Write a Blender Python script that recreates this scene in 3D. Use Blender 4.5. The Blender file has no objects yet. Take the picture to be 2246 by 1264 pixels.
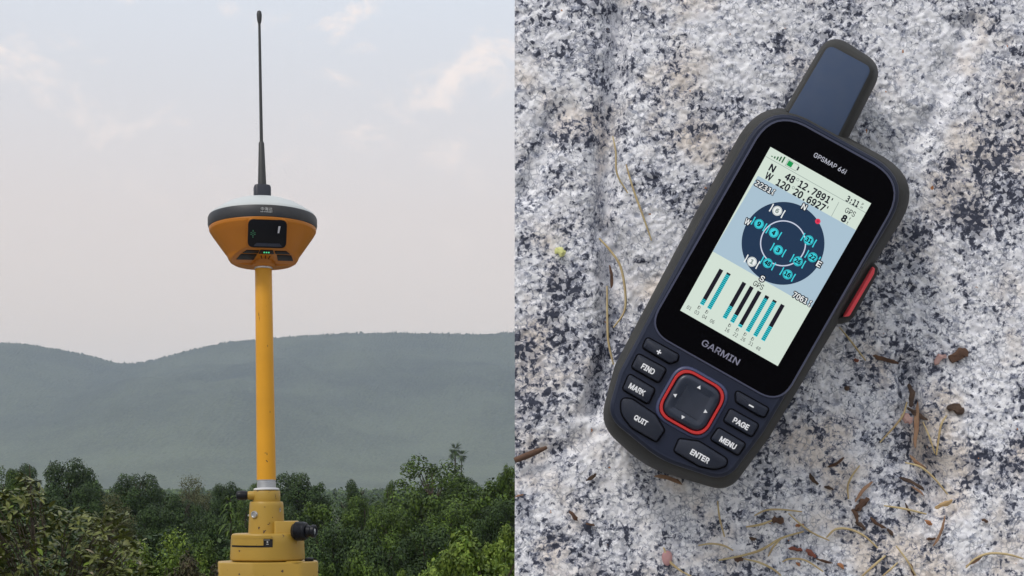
import bpy, bmesh, math, random
import numpy as np
from mathutils import Matrix, Vector
R = math.radians
scene = bpy.context.scene
col = scene.collection
random.seed(7); rng = np.random.default_rng(7)

# ------------------------------------------------------------------ camera
EYE = 1.5
FW = 0.6                      # frame width per metre of distance (60 mm lens)
PX0, PY0 = 1450.0, 1080.0     # where the level, shifted lens looks straight ahead
K = FW / 2246.0
cam = bpy.data.cameras.new('camera'); cam.lens = 36 / FW; cam.sensor_width = 36
cam.shift_x = (1123 - PX0) / 2246; cam.shift_y = (PY0 - 632) / 2246
cam.clip_start = 0.02; cam.clip_end = 30000
co = bpy.data.objects.new('camera', cam); col.objects.link(co)
co.location = (0, 0, EYE); co.rotation_euler = (R(90), 0, 0); scene.camera = co

def P(px, py, d):             # a point seen at photo position (px, py), d metres away
    return Vector(((px - PX0) * K * d, d, EYE - (py - PY0) * K * d))

# ------------------------------------------------------------------ world, sun, exposure
SUN_EL, SUN_AZ = 50, 215      # azimuth clockwise from +Y: behind the camera, to the left
w = bpy.data.worlds.new('World'); scene.world = w; w.use_nodes = True
nt = w.node_tree; nt.nodes.clear(); N = nt.nodes.new; L = nt.links.new
out = N('ShaderNodeOutputWorld'); bg = N('ShaderNodeBackground'); bg.inputs['Strength'].default_value = 0.1
sky = N('ShaderNodeTexSky'); sky.sky_type = 'NISHITA'; sky.sun_disc = False
sky.sun_elevation = R(SUN_EL); sky.sun_rotation = R(SUN_AZ); sky.air_density = 1.0; sky.dust_density = 3; sky.ozone_density = 1
tc = N('ShaderNodeTexCoord'); sep = N('ShaderNodeSeparateXYZ'); L(tc.outputs['Generated'], sep.inputs[0])
rmp = N('ShaderNodeValToRGB'); L(sep.outputs['Z'], rmp.inputs[0])       # high thin haze: warm low down, bluer higher up, the same all round
e = rmp.color_ramp.elements; e[0].position = 0.0; e[0].color = (7.3, 6.0, 5.25, 1); e[1].position = 0.30; e[1].color = (6.35, 6.8, 7.5, 1)
m = e.new(0.09); m.color = (7.1, 6.0, 5.35, 1); m = e.new(0.16); m.color = (6.85, 6.05, 5.7, 1); m = e.new(0.23); m.color = (6.4, 6.3, 6.5, 1)
mx = N('ShaderNodeMix'); mx.data_type = 'RGBA'; mx.inputs[0].default_value = 0.9
L(sky.outputs[0], mx.inputs[6]); L(rmp.outputs[0], mx.inputs[7])
mp = N('ShaderNodeMapping'); mp.inputs['Scale'].default_value = (1, 1, 1.7); L(tc.outputs['Generated'], mp.inputs[0])
n1 = N('ShaderNodeTexNoise'); n1.inputs['Scale'].default_value = 18; n1.inputs['Detail'].default_value = 9; n1.inputs['Roughness'].default_value = 0.62; n1.inputs['Distortion'].default_value = 0.3
mp.inputs['Location'].default_value = (0.35, 0.1, 0.2)
L(mp.outputs[0], n1.inputs['Vector'])
cr = N('ShaderNodeMapRange'); cr.inputs[1].default_value = 0.52; cr.inputs[2].default_value = 0.70; cr.interpolation_type = 'SMOOTHSTEP'; L(n1.outputs[0], cr.inputs[0])
hi = N('ShaderNodeMapRange'); hi.inputs[1].default_value = 0.13; hi.inputs[2].default_value = 0.27; L(sep.outputs['Z'], hi.inputs[0])
cm = N('ShaderNodeMath'); cm.operation = 'MULTIPLY'; L(cr.outputs[0], cm.inputs[0]); L(hi.outputs[0], cm.inputs[1])
cm2 = N('ShaderNodeMath'); cm2.operation = 'MULTIPLY'; cm2.inputs[1].default_value = 0.85; L(cm.outputs[0], cm2.inputs[0])
mc = N('ShaderNodeMix'); mc.data_type = 'RGBA'; mc.inputs[7].default_value = (9.0, 7.7, 7.0, 1)
L(cm2.outputs[0], mc.inputs[0]); L(mx.outputs[2], mc.inputs[6]); L(mc.outputs[2], bg.inputs[0]); L(bg.outputs[0], out.inputs[0])

sl = bpy.data.lights.new('sun', 'SUN'); sl.energy = 1.3; sl.angle = R(14); sl.color = (1, 0.95, 0.88)
so = bpy.data.objects.new('sun', sl); col.objects.link(so)
az, el = R(SUN_AZ), R(SUN_EL)
sdir = Vector((math.sin(az) * math.cos(el), math.cos(az) * math.cos(el), math.sin(el)))
so.rotation_euler = sdir.to_track_quat('Z', 'Y').to_euler(); so.location = (-3, -4, 8)
vs = scene.view_settings; vs.view_transform = 'Standard'; vs.look = 'None'; vs.gamma = 1; vs.use_curve_mapping = False; vs.exposure = 0.40
scene.cycles.max_bounces = 8; scene.cycles.volume_bounces = 1; scene.cycles.transparent_max_bounces = 8

# ------------------------------------------------------------------ helpers
def tag(o, label=None, cat=None, group=None, kind=None):
    if label: o['label'] = label
    if cat: o['category'] = cat
    if group: o['group'] = group
    if kind: o['kind'] = kind
    return o
def empty(name, loc=(0, 0, 0)):
    o = bpy.data.objects.new(name, None); o.empty_display_size = 0.05; o.location = loc; col.objects.link(o); return o
def link(name, me, mat=None, parent=None, smooth=None):
    if mat is not None and len(me.materials) == 0: me.materials.append(mat)
    if smooth is not None:
        me.polygons.foreach_set('use_smooth', [True] * len(me.polygons))
        if smooth < 180: me.set_sharp_from_angle(angle=R(smooth))
    o = bpy.data.objects.new(name, me); col.objects.link(o)
    if parent is not None: o.parent = parent
    return o
def np_mesh(name, v, f):
    """v (n,3) array, f (m,k) array of equal-sided faces"""
    v = np.asarray(v, np.float32); f = np.asarray(f, np.int32); k = f.shape[1]
    me = bpy.data.meshes.new(name); me.vertices.add(len(v)); me.vertices.foreach_set('co', v.ravel())
    me.loops.add(f.size); me.loops.foreach_set('vertex_index', f.ravel()); me.polygons.add(len(f))
    me.polygons.foreach_set('loop_start', np.arange(0, f.size, k, dtype=np.int32))
    me.update(calc_edges=True); return me
def hsh(ix, iy, s):
    a = np.sin(ix * 127.1 + iy * 311.7 + s * 74.7) * 43758.5453
    return a - np.floor(a)
def vn(x, y, s=0):
    ix = np.floor(x); iy = np.floor(y); fx = x - ix; fy = y - iy
    fx = fx * fx * (3 - 2 * fx); fy = fy * fy * (3 - 2 * fy)
    a = hsh(ix, iy, s); b = hsh(ix + 1, iy, s); c = hsh(ix, iy + 1, s); d = hsh(ix + 1, iy + 1, s)
    return (a * (1 - fx) + b * fx) * (1 - fy) + (c * (1 - fx) + d * fx) * fy
def fbm(x, y, s=0, o=4, g=0.5):
    t = 0; a = 1; n = 0
    for i in range(o):
        c, d = math.cos(.6 + 1.1 * i), math.sin(.6 + 1.1 * i); k = 2 ** i
        t = t + a * vn((x * c - y * d) * k + 17.3 * i, (x * d + y * c) * k - 9.1 * i, s + i); n += a; a *= g
    return t / n
def rounded(corners, seg=8):
    """closed outline from (x, y, radius) corners"""
    n = len(corners); o = []
    for i in range(n):
        p0 = Vector(corners[i - 1][:2]); p = Vector(corners[i][:2]); p1 = Vector(corners[(i + 1) % n][:2]); r = corners[i][2]
        a = (p0 - p); b = (p1 - p); la, lb = a.length, b.length; a.normalize(); b.normalize()
        ang = math.acos(max(-1, min(1, a.dot(b))))
        t = min(r / max(math.tan(ang / 2), 1e-4), la * 0.49, lb * 0.49)
        q0, q1 = p + a * t, p + b * t
        for j in range(seg + 1):
            u = j / seg; o.append(tuple((1 - u) ** 2 * q0 + 2 * u * (1 - u) * (p * 0.92 + (q0 + q1) * 0.04) + u * u * q1))
    return o
def off(ol, d):
    """outline moved inwards by d"""
    n = len(ol); area = sum(ol[i][0] * ol[(i + 1) % n][1] - ol[(i + 1) % n][0] * ol[i][1] for i in range(n)); s = 1 if area > 0 else -1
    r = []
    for i in range(n):
        t = Vector(ol[(i + 1) % n]) - Vector(ol[i - 1]); t.normalize(); r.append((ol[i][0] - t.y * d * s, ol[i][1] + t.x * d * s))
    return r
def loft(rings, cap0=True, cap1=True):
    """rings: equal-length lists of 3D points"""
    bm = bmesh.new(); vv = [[bm.verts.new(p) for p in r] for r in rings]; n = len(rings[0])
    for a, b in zip(vv, vv[1:]):
        for i in range(n):
            bm.faces.new((a[i], a[(i + 1) % n], b[(i + 1) % n], b[i]))
    if cap0: bm.faces.new(vv[0])
    if cap1: bm.faces.new(vv[-1])
    bmesh.ops.recalc_face_normals(bm, faces=bm.faces)
    me = bpy.data.meshes.new('m'); bm.to_mesh(me); bm.free(); return me
def prism(ol, z0, z1, b=0.0, b0=0.0):
    rg = []
    if b0: rg += [[(x, y, z0) for x, y in off(ol, b0)], [(x, y, z0 + b0 * .3) for x, y in off(ol, b0 * .3)], [(x, y, z0 + b0) for x, y in ol]]
    else: rg.append([(x, y, z0) for x, y in ol])
    if b: rg += [[(x, y, z1 - b) for x, y in ol], [(x, y, z1 - .3 * b) for x, y in off(ol, b * .3)], [(x, y, z1) for x, y in off(ol, b)]]
    else: rg.append([(x, y, z1) for x, y in ol])
    return loft(rg)
def lathe(prof, n=48, cap0=True, cap1=True):
    return loft([[(r * math.cos(2 * math.pi * i / n), r * math.sin(2 * math.pi * i / n), z) for i in range(n)] for r, z in prof], cap0, cap1)
def tube(pts, rads, n=6):
    rg = []; pts = [Vector(p) for p in pts]
    for i, p in enumerate(pts):
        t = (pts[min(i + 1, len(pts) - 1)] - pts[max(i - 1, 0)]).normalized()
        a = t.orthogonal().normalized() if i == 0 else (a - t * a.dot(t)).normalized()
        b = t.cross(a); r = rads[i] if hasattr(rads, '__len__') else rads
        rg.append([p + (a * math.cos(2 * math.pi * j / n) + b * math.sin(2 * math.pi * j / n)) * r for j in range(n)])
    return loft(rg)
def xf(me, M): me.transform(M); return me
def join(*ms):
    bm = bmesh.new()
    for m_ in ms: bm.from_mesh(m_)
    me = bpy.data.meshes.new('m'); bm.to_mesh(me); bm.free(); return me
def smooth_path(pts, n=6):
    pts = [Vector(p) for p in pts]; q = [pts[0] * 2 - pts[1]] + pts + [pts[-1] * 2 - pts[-2]]; o = []
    for i in range(1, len(q) - 2):
        for j in range(n):
            t = j / n; a, b, c, d = q[i - 1], q[i], q[i + 1], q[i + 2]
            o.append(0.5 * (2 * b + (c - a) * t + (2 * a - 5 * b + 4 * c - d) * t * t + (3 * b - a - 3 * c + d) * t ** 3))
    return o + [pts[-1]]

# ------------------------------------------------------------------ materials
def mat(name, c, rough=0.6, metal=0.0, spec=0.5, noise=None, bump=None, emit=None, coat=0):
    """noise=(scale, amount, second colour); bump=(scale, strength, distance)"""
    m_ = bpy.data.materials.new(name); m_.use_nodes = True; t = m_.node_tree; b = t.nodes['Principled BSDF']
    b.inputs['Base Color'].default_value = (*c, 1); b.inputs['Roughness'].default_value = rough; b.inputs['Metallic'].default_value = metal
    b.inputs['Specular IOR Level'].default_value = spec; b.inputs['Coat Weight'].default_value = coat
    if noise or bump: tc_ = t.nodes.new('ShaderNodeTexCoord')
    if noise:
        n_ = t.nodes.new('ShaderNodeTexNoise'); n_.inputs['Scale'].default_value = noise[0]; n_.inputs['Detail'].default_value = 6; t.links.new(tc_.outputs['Object'], n_.inputs['Vector'])
        r_ = t.nodes.new('ShaderNodeMapRange'); r_.inputs[1].default_value = 0.35; r_.inputs[2].default_value = 0.7; r_.inputs[4].default_value = noise[1]; t.links.new(n_.outputs[0], r_.inputs[0])
        x_ = t.nodes.new('ShaderNodeMix'); x_.data_type = 'RGBA'; x_.inputs[6].default_value = (*c, 1); x_.inputs[7].default_value = (*noise[2], 1)
        t.links.new(r_.outputs[0], x_.inputs[0]); t.links.new(x_.outputs[2], b.inputs['Base Color'])
        q_ = t.nodes.new('ShaderNodeMapRange'); q_.inputs[3].default_value = max(rough - .08, .02); q_.inputs[4].default_value = min(rough + .1, 1); t.links.new(n_.outputs[0], q_.inputs[0]); t.links.new(q_.outputs[0], b.inputs['Roughness'])
    if bump:
        n2 = t.nodes.new('ShaderNodeTexNoise'); n2.inputs['Scale'].default_value = bump[0]; n2.inputs['Detail'].default_value = 4; t.links.new(tc_.outputs['Object'], n2.inputs['Vector'])
        bu = t.nodes.new('ShaderNodeBump'); bu.inputs['Strength'].default_value = bump[1]; bu.inputs['Distance'].default_value = bump[2]
        t.links.new(n2.outputs[0], bu.inputs['Height']); t.links.new(bu.outputs[0], b.inputs['Normal'])
    if emit:
        b.inputs['Emission Color'].default_value = (*emit[0], 1); b.inputs['Emission Strength'].default_value = emit[1]
    return m_
def srgb(*c): return tuple(((x / 255 + 0.055) / 1.055) ** 2.4 if x > 10 else x / 255 / 12.92 for x in c)
def lit(name, *c, k=0.70):   # a colour on the lit display
    l = srgb(*c); return mat(name, tuple(x * .04 for x in l), 0.35, emit=(l, k), spec=0.15)

def paint(name, c, chip=0.72, wear=(0.09, 0.05, 0.03)):
    """enamel with grime and small chips"""
    m_ = mat(name, c, 0.42, noise=(18, 0.35, tuple(x * 0.72 for x in c)), bump=(700, 0.12, 0.0006), spec=0.4)
    t = m_.node_tree; b = t.nodes['Principled BSDF']; src = b.inputs['Base Color'].links[0].from_socket
    tc_ = t.nodes.new('ShaderNodeTexCoord'); n_ = t.nodes.new('ShaderNodeTexNoise'); n_.inputs['Scale'].default_value = 95; n_.inputs['Detail'].default_value = 3
    t.links.new(tc_.outputs['Object'], n_.inputs['Vector'])
    r_ = t.nodes.new('ShaderNodeMapRange'); r_.inputs[1].default_value = chip; r_.inputs[2].default_value = chip + 0.015; t.links.new(n_.outputs[0], r_.inputs[0])
    x_ = t.nodes.new('ShaderNodeMix'); x_.data_type = 'RGBA'; x_.inputs[7].default_value = (*wear, 1); t.links.new(src, x_.inputs[6]); t.links.new(r_.outputs[0], x_.inputs[0]); t.links.new(x_.outputs[2], b.inputs['Base Color'])
    return m_
def foliage(name, c1, c2, c3):
    m_ = bpy.data.materials.new(name); m_.use_nodes = True; t = m_.node_tree; b = t.nodes['Principled BSDF']
    g = t.nodes.new('ShaderNodeNewGeometry'); cr_ = t.nodes.new('ShaderNodeValToRGB'); t.links.new(g.outputs['Random Per Island'], cr_.inputs[0])
    el_ = cr_.color_ramp.elements; el_[0].color = (*c1, 1); el_[1].color = (*c3, 1); q = el_.new(0.5); q.color = (*c2, 1)
    tc_ = t.nodes.new('ShaderNodeTexCoord'); n_ = t.nodes.new('ShaderNodeTexNoise'); n_.inputs['Scale'].default_value = 2.2; t.links.new(tc_.outputs['Object'], n_.inputs['Vector'])
    hs = t.nodes.new('ShaderNodeHueSaturation'); r_ = t.nodes.new('ShaderNodeMapRange'); r_.inputs[1].default_value = .3; r_.inputs[2].default_value = .7; r_.inputs[3].default_value = .65; r_.inputs[4].default_value = 1.4
    t.links.new(n_.outputs[0], r_.inputs[0]); t.links.new(r_.outputs[0], hs.inputs['Value']); t.links.new(cr_.outputs[0], hs.inputs['Color']); t.links.new(hs.outputs[0], b.inputs['Base Color'])
    b.inputs['Roughness'].default_value = 0.6; b.inputs['Specular IOR Level'].default_value = 0.25
    return m_
FOL = {
 'dark': foliage('foliage_dark', (.013, .028, .008), (.027, .055, .012), (.052, .088, .016)),
 'mid': foliage('foliage_mid', (.022, .045, .007), (.055, .098, .011), (.095, .148, .018)),
 'light': foliage('foliage_light', (.05, .095, .008), (.10, .155, .014), (.17, .23, .035)),
 'olive': foliage('foliage_olive', (.05, .06, .02), (.075, .08, .028), (.11, .11, .045)),
 'brown': foliage('foliage_brown', (.035, .03, .015), (.06, .045, .02), (.06, .07, .022)),
 'broad': foliage('foliage_broad', (.03, .05, .010), (.085, .10, .018), (.18, .19, .06)),
}
FOL['broad'].node_tree.nodes['Principled BSDF'].inputs['Roughness'].default_value = .42
BARK = mat('bark', (.07, .05, .035), 0.9, noise=(6, .8, (.03, .022, .016)), bump=(12, .8, .02))

# ------------------------------------------------------------------ ground, terrace, hills
GZ = EYE - 6.0
gm = mat('ground_cover', (.035, .05, .018), 0.95, noise=(0.06, 1, (.06, .055, .03)))
n = 96; gv = [(0, 0, GZ)] + [(r * math.cos(2 * math.pi * i / n), r * math.sin(2 * math.pi * i / n), GZ) for r in (30, 200, 1500, 9300) for i in range(n)]
gf = [(0, 1 + i, 1 + (i + 1) % n) for i in range(n)]
me = bpy.data.meshes.new('ground'); me.from_pydata(gv, [], gf + [(1 + k * n + i, 1 + (k + 1) * n + i, 1 + (k + 1) * n + (i + 1) % n, 1 + k * n + (i + 1) % n) for k in range(3) for i in range(n)])
tag(link('ground', me, gm), kind='structure')
conc = mat('concrete', (.32, .31, .29), 0.9, noise=(5, .6, (.2, .19, .18)), bump=(60, .3, .003))
tag(link('terrace', prism(rounded([(-4, -4, .02), (4, -4, .02), (4, 5.5, .02), (-4, 5.5, .02)], 2), GZ - .2, 0, .02), conc, smooth=30), kind='structure')

RIDGE = [(-900, 700), (-500, 735), (-250, 742), (0, 752), (60, 757), (130, 768), (200, 783), (260, 798), (300, 798), (340, 790), (400, 773), (450, 762), (500, 753), (560, 748), (640, 740), (740, 733), (850, 730), (950, 732), (1040, 734), (1129, 729), (1500, 720), (1900, 760), (2500, 740), (3400, 800)]
YR, YF = 6300.0, 4000.0
rx = np.array([(p[0] - PX0) * K * YR for p in RIDGE]); rz = np.array([(PY0 - p[1]) * K * YR + 6 for p in RIDGE])
xs = np.concatenate([np.linspace(-7800, -2800, 30)[:-1], np.linspace(-2800, -450, 1000), np.linspace(-450, 5000, 60)[1:]])
ts = np.linspace(0, 1, 330)
X, T = np.meshgrid(xs, ts)
Y = YF + (YR - YF) * T + 0 * X
Hr = np.interp(X, rx, rz)
spur = fbm(X / 520 + T * 1.6, T * 2.2, 3, 4)
prof = np.clip(T, 0, 1) ** 0.95 * (0.55 + 0.45 * T ** .8)
Z = Hr * prof * (1 + (spur - .5) * 1.1 * (1 - T) ** .7) * (1 - .0 * T)
Z = Z + 150 * (spur - .5) * T * (1 - T) * 2
fine = (fbm(X / 7, Y / 9, 11, 2) - .5) * 3.5 + rng.uniform(-1.3, 1.3, X.shape) + (T > .992) * rng.uniform(0, 9, X.shape) * (rng.random(X.shape) > .55) + (fbm(X / 110, Y / 160, 5, 3) - .5) * 18 * (1 - .6 * T)
Z = Z + fine * np.minimum(1, T * 8) + GZ
Z[0] = GZ - 30
back = np.stack([xs, np.full_like(xs, YR + 900), np.full_like(xs, GZ - 30)], 1)
V = np.concatenate([np.stack([X.ravel(), Y.ravel(), Z.ravel()], 1), back])
nx, ny = len(xs), len(ts) + 1
i = np.arange((ny - 1) * nx).reshape(ny - 1, nx)[:, :-1].ravel()
F = np.stack([i, i + 1, i + nx + 1, i + nx], 1)
hm = bpy.data.materials.new('hill_forest'); hm.use_nodes = True; t = hm.node_tree; b = t.nodes['Principled BSDF']; b.inputs['Roughness'].default_value = .95; b.inputs['Specular IOR Level'].default_value = .1
tc_ = t.nodes.new('ShaderNodeTexCoord'); a1 = t.nodes.new('ShaderNodeTexNoise'); a1.inputs['Scale'].default_value = .12; a1.inputs['Detail'].default_value = 5
a2 = t.nodes.new('ShaderNodeTexNoise'); a2.inputs['Scale'].default_value = .0035; a2.inputs['Detail'].default_value = 5; a2.inputs['Roughness'].default_value = .6
cr1 = t.nodes.new('ShaderNodeValToRGB'); cr1.color_ramp.elements[0].position = .40; cr1.color_ramp.elements[0].color = (.008, .013, .010, 1); cr1.color_ramp.elements[1].position = .60; cr1.color_ramp.elements[1].color = (.065, .075, .045, 1)
mm = t.nodes.new('ShaderNodeMix'); mm.data_type = 'FLOAT'; mm.inputs[0].default_value = .45
t.links.new(tc_.outputs['Object'], a1.inputs['Vector']); t.links.new(tc_.outputs['Object'], a2.inputs['Vector']); t.links.new(a1.outputs[0], mm.inputs[2]); t.links.new(a2.outputs[0], mm.inputs[3])
t.links.new(mm.outputs[0], cr1.inputs[0])
sp_ = t.nodes.new('ShaderNodeSeparateXYZ'); t.links.new(tc_.outputs['Object'], sp_.inputs[0])     # valley mist brightening put into the colour: paler, greener towards the hill foot
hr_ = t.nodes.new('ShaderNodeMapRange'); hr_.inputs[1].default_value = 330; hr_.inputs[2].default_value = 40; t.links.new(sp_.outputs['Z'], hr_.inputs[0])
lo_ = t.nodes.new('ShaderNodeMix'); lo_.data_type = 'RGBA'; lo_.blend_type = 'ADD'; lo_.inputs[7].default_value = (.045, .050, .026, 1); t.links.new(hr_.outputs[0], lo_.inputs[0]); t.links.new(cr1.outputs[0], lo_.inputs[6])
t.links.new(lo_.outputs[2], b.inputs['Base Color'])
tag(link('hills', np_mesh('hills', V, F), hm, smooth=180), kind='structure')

# ------------------------------------------------------------------ haze
hz = bpy.data.materials.new('haze_air'); hz.use_nodes = True; t = hz.node_tree; t.nodes.clear()
o_ = t.nodes.new('ShaderNodeOutputMaterial'); pv = t.nodes.new('ShaderNodeVolumePrincipled'); pv.inputs['Density'].default_value = 0.000086; pv.inputs['Color'].default_value = (.74, .85, .97, 1); pv.inputs['Anisotropy'].default_value = 0.0
t.links.new(pv.outputs[0], o_.inputs['Volume'])
bm = bmesh.new(); bmesh.ops.create_cube(bm, size=1); me = bpy.data.meshes.new('haze'); bm.to_mesh(me); bm.free()
me.transform(Matrix.Translation((0, 0, (740 + GZ - 32) / 2)) @ Matrix.Diagonal((19600, 19600, 740 - (GZ - 32), 1)))
tag(link('haze', me, hz), kind='stuff')

# ------------------------------------------------------------------ trees
def cards(c, nrm, size, asp=1.6):
    """rhombic leaf cards at c facing nrm"""
    n = len(c); r = rng.normal(size=(n, 3)); u = np.cross(nrm, r); u /= np.linalg.norm(u, axis=1)[:, None] + 1e-9; v = np.cross(nrm, u)
    s = (size * rng.uniform(.6, 1.3, n))[:, None]
    V = np.stack([c - u * s * .5 * asp, c + v * s * .5, c + u * s * .5 * asp, c - v * s * .5], 1).reshape(-1, 3)
    return V, np.arange(4 * n).reshape(n, 4)
def crown_mesh(seed, blobs, n, size, gap=0.0, jitter=.08):
    """blobs: list of (x,y,z,r) in a unit crown; leaves sit in a shell round each"""
    g = np.random.default_rng(seed); B = np.array(blobs); wgt = B[:, 3] ** 2; k = g.choice(len(B), n, p=wgt / wgt.sum())
    d = g.normal(size=(n, 3)); d[:, 2] += .25; d /= np.linalg.norm(d, axis=1)[:, None]
    rr = B[k, 3] * (1 - .5 * g.random(n) ** 2.6 + g.normal(size=n) * jitter)
    c = B[k, :3] + d * rr[:, None]
    nr = d * 1.0 + g.normal(size=(n, 3)) * .42 + np.array([0, 0, .25]); nr /= np.linalg.norm(nr, axis=1)[:, None]
    V, F = cards(c, nr, size)
    return np_mesh('crown', V, F)
def blobs(seed, n, shape):
    g = random.Random(seed); o = []
    while len(o) < n:
        x, y, z = g.uniform(-1, 1), g.uniform(-1, 1), g.uniform(-1, 1)
        if shape == 'cone': lim = (1 - z) * .42 + .12
        elif shape == 'dome': lim = math.sqrt(max(0, 1 - max(z, -.2) ** 2)) * .85
        else: lim = math.sqrt(max(0, 1 - z * z)) * .8
        if math.hypot(x, y) < lim and math.hypot(x, y) > lim * .35: o.append((x, y, z * .82, g.uniform(.12, .32)))
    return o
CR = {
 'round': crown_mesh(1, [(0, 0, 0, .6), (0, 0, -.4, .6)] + blobs(1, 46, 'ball'), 22000, .036),
 'lumpy': crown_mesh(2, [(0, 0, -.25, .6)] + blobs(2, 44, 'dome'), 22000, .036),
 'loose': crown_mesh(3, [(0, 0, -.5, .5)] + blobs(9, 60, 'dome'), 19000, .036, jitter=.12),
 'cone': crown_mesh(4, [(0, 0, -.4, .5)] + blobs(4, 28, 'cone'), 9000, .048),
 'wide': crown_mesh(5, [(0, 0, -.3, .65)] + blobs(5, 40, 'dome'), 13000, .042),
 'leafy': crown_mesh(6, [(0, 0, -.3, .6)] + blobs(6, 34, 'dome'), 9000, .06, jitter=.14),
 'feather': crown_mesh(7, blobs(7, 40, 'ball'), 9000, .035, jitter=.2),
}
def trunk_mesh(seed):
    g = random.Random(seed); ms = [tube([(0, 0, 0), (.04, 0, .3), (-.02, .03, .6), (0, 0, .9)], [.055, .045, .03, .012], 8)]
    for k in range(7):
        a = g.uniform(0, 6.28); z = g.uniform(.4, .68); l = g.uniform(.18, .32)
        ms.append(tube([(0, 0, z), (l * .5 * math.cos(a), l * .5 * math.sin(a), z + .1), (l * math.cos(a), l * math.sin(a), z + .26)], [.02, .014, .005], 5))
    return join(*ms)
TR = [trunk_mesh(s) for s in range(3)]
for m_ in TR: m_.materials.append(BARK)
CMAT = {}
def crown_with(shape, f):
    if (shape, f) not in CMAT:
        me = CR[shape].copy(); me.materials.append(FOL[f]); CMAT[shape, f] = me
    return CMAT[shape, f]
def tree(px, ytop, wpx, d, shape, f, label, asp=1.0, name='tree', group=None, seed=0):
    g = random.Random(px * 7 + ytop); top = P(px, ytop, d); wd = wpx * K * d; hgt = top.z - GZ; ch = min(wd * asp, hgt * .93)
    root = empty(name, (top.x, top.y, GZ)); root.rotation_euler.z = 0
    tag(root, label, 'bush' if name == 'bush' else 'tree', group)
    cr_ = bpy.data.objects.new('crown', crown_with(shape, f)); col.objects.link(cr_); cr_.parent = root
    cr_.location = (0, 0, hgt - ch / 2 * .98); cr_.scale = (wd / 2, wd / 2, ch / 2); cr_.rotation_euler.z = g.uniform(0, 6.28)
    tk = bpy.data.objects.new('trunk', TR[g.randrange(3)]); col.objects.link(tk); tk.parent = root
    tk.scale = (hgt * .5, hgt * .5, hgt * .92); tk.rotation_euler.z = g.uniform(0, 6.28)
    return root
T_ = [
 # px, ytop, width, dist, shape, foliage, label, crown aspect
 (152, 1004, 165, 150, 'round', 'dark', 'dense dark round-topped tree rising just behind the broad-leaved shrub at the frame edge', 1.5),
 (298, 1029, 145, 160, 'lumpy', 'dark', 'dark tree with a ragged top between the big round tree and the pale feathery one', 1.3),
 (415, 1046, 120, 190, 'feather', 'olive', 'pale olive feathery tree paler than all trees around it', 1.1),
 (498, 1056, 100, 150, 'round', 'dark', 'small dark round tree whose top stands level with the black clamp knob', 1.3),
 (395, 1074, 140, 120, 'lumpy', 'dark', 'dark brownish green tree standing in front of the pale feathery tree', 1.3),
 (8, 1022, 110, 130, 'loose', 'mid', 'mid green tree cut by the outer edge of the picture beside the shrub spike', 1.5),
 (50, 1016, 90, 230, 'round', 'dark', 'hazy dark tree peeping out behind the tall leader of the shrub', 1.2),
 (250, 1082, 110, 80, 'feather', 'olive', 'yellowish olive tree in front of the ragged dark tree', 1.5),
 (655, 1027, 150, 160, 'lumpy', 'dark', 'broad dark tree standing directly behind the instrument pole foot', 1.2),
 (580, 1050, 90, 175, 'round', 'mid', 'mid green tree half hidden by the yellow pole', 1.2),
 (775, 1044, 82, 140, 'cone', 'dark', 'small dark tree with a pointed round head between two hazy gaps', 1.5),
 (856, 1046, 52, 170, 'cone', 'mid', 'slender pointed tree left of the big pale spreading tree', 2.2),
 (948, 1001, 230, 160, 'loose', 'mid', 'tall spreading pale green tree with sky-haze gaps below the lone palm', 1.0),
 (1118, 1014, 60, 110, 'leafy', 'mid', 'upright green treetop beside the granite slab edge', 2.0),
 (1060, 1046, 150, 110, 'leafy', 'mid', 'bushy mid green tree between the spreading tree and the slab', 1.2),
 (1020, 1044, 80, 230, 'round', 'dark', 'hazy dark tree showing past the spreading tree below the palm', 1.0),
 (695, 1092, 130, 90, 'leafy', 'mid', 'olive green bushy tree beyond the black focusing knob', 1.3),
 (800, 1078, 130, 105, 'lumpy', 'mid', 'dull green tree under the small pointed round-headed tree', 1.3),
 (925, 1070, 150, 115, 'leafy', 'mid', 'leafy green tree under the spreading pale tree', 1.3),
 (860, 1110, 150, 85, 'round', 'mid', 'dark rounded tree in the middle of the dark thicket', 1.4),
 (990, 1100, 150, 85, 'lumpy', 'mid', 'dark green tree above the light bush beside the slab', 1.3),
 (1095, 1090, 130, 80, 'round', 'dark', 'very dark tree against the slab above the light bush', 1.4),
 (730, 1140, 170, 70, 'lumpy', 'dark', 'dark tree low behind the yellow base plate', 1.4),
 (640, 1110, 120, 85, 'round', 'dark', 'dark tree behind the yellow instrument housing', 1.5),
 (820, 1170, 190, 60, 'wide', 'dark', 'lowest dark tree in the thicket along the picture foot', 1.4),
 (940, 1150, 170, 66, 'round', 'dark', 'dark shaded tree tucked behind the light green bush', 1.5),
 (540, 1090, 90, 110, 'loose', 'mid', 'green tree just outside the black clamp knob', 1.5),
 (450, 1120, 130, 85, 'round', 'dark', 'dark round tree low behind the green scrub', 1.4),
 (340, 1105, 120, 90, 'round', 'dark', 'very dark tree in the hollow under the ragged dark tree', 1.4),
 (195, 1060, 100, 120, 'round', 'dark', 'dark tree shoulder against the big round tree', 1.4),
 (90, 1075, 160, 95, 'lumpy', 'dark', 'dark tree seen through gaps in the broad-leaved shrub', 1.4),
]
for px, yt, wp, d, sh, f, lb, a in T_: tree(px, yt, wp, d, sh, f, lb, a)
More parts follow.
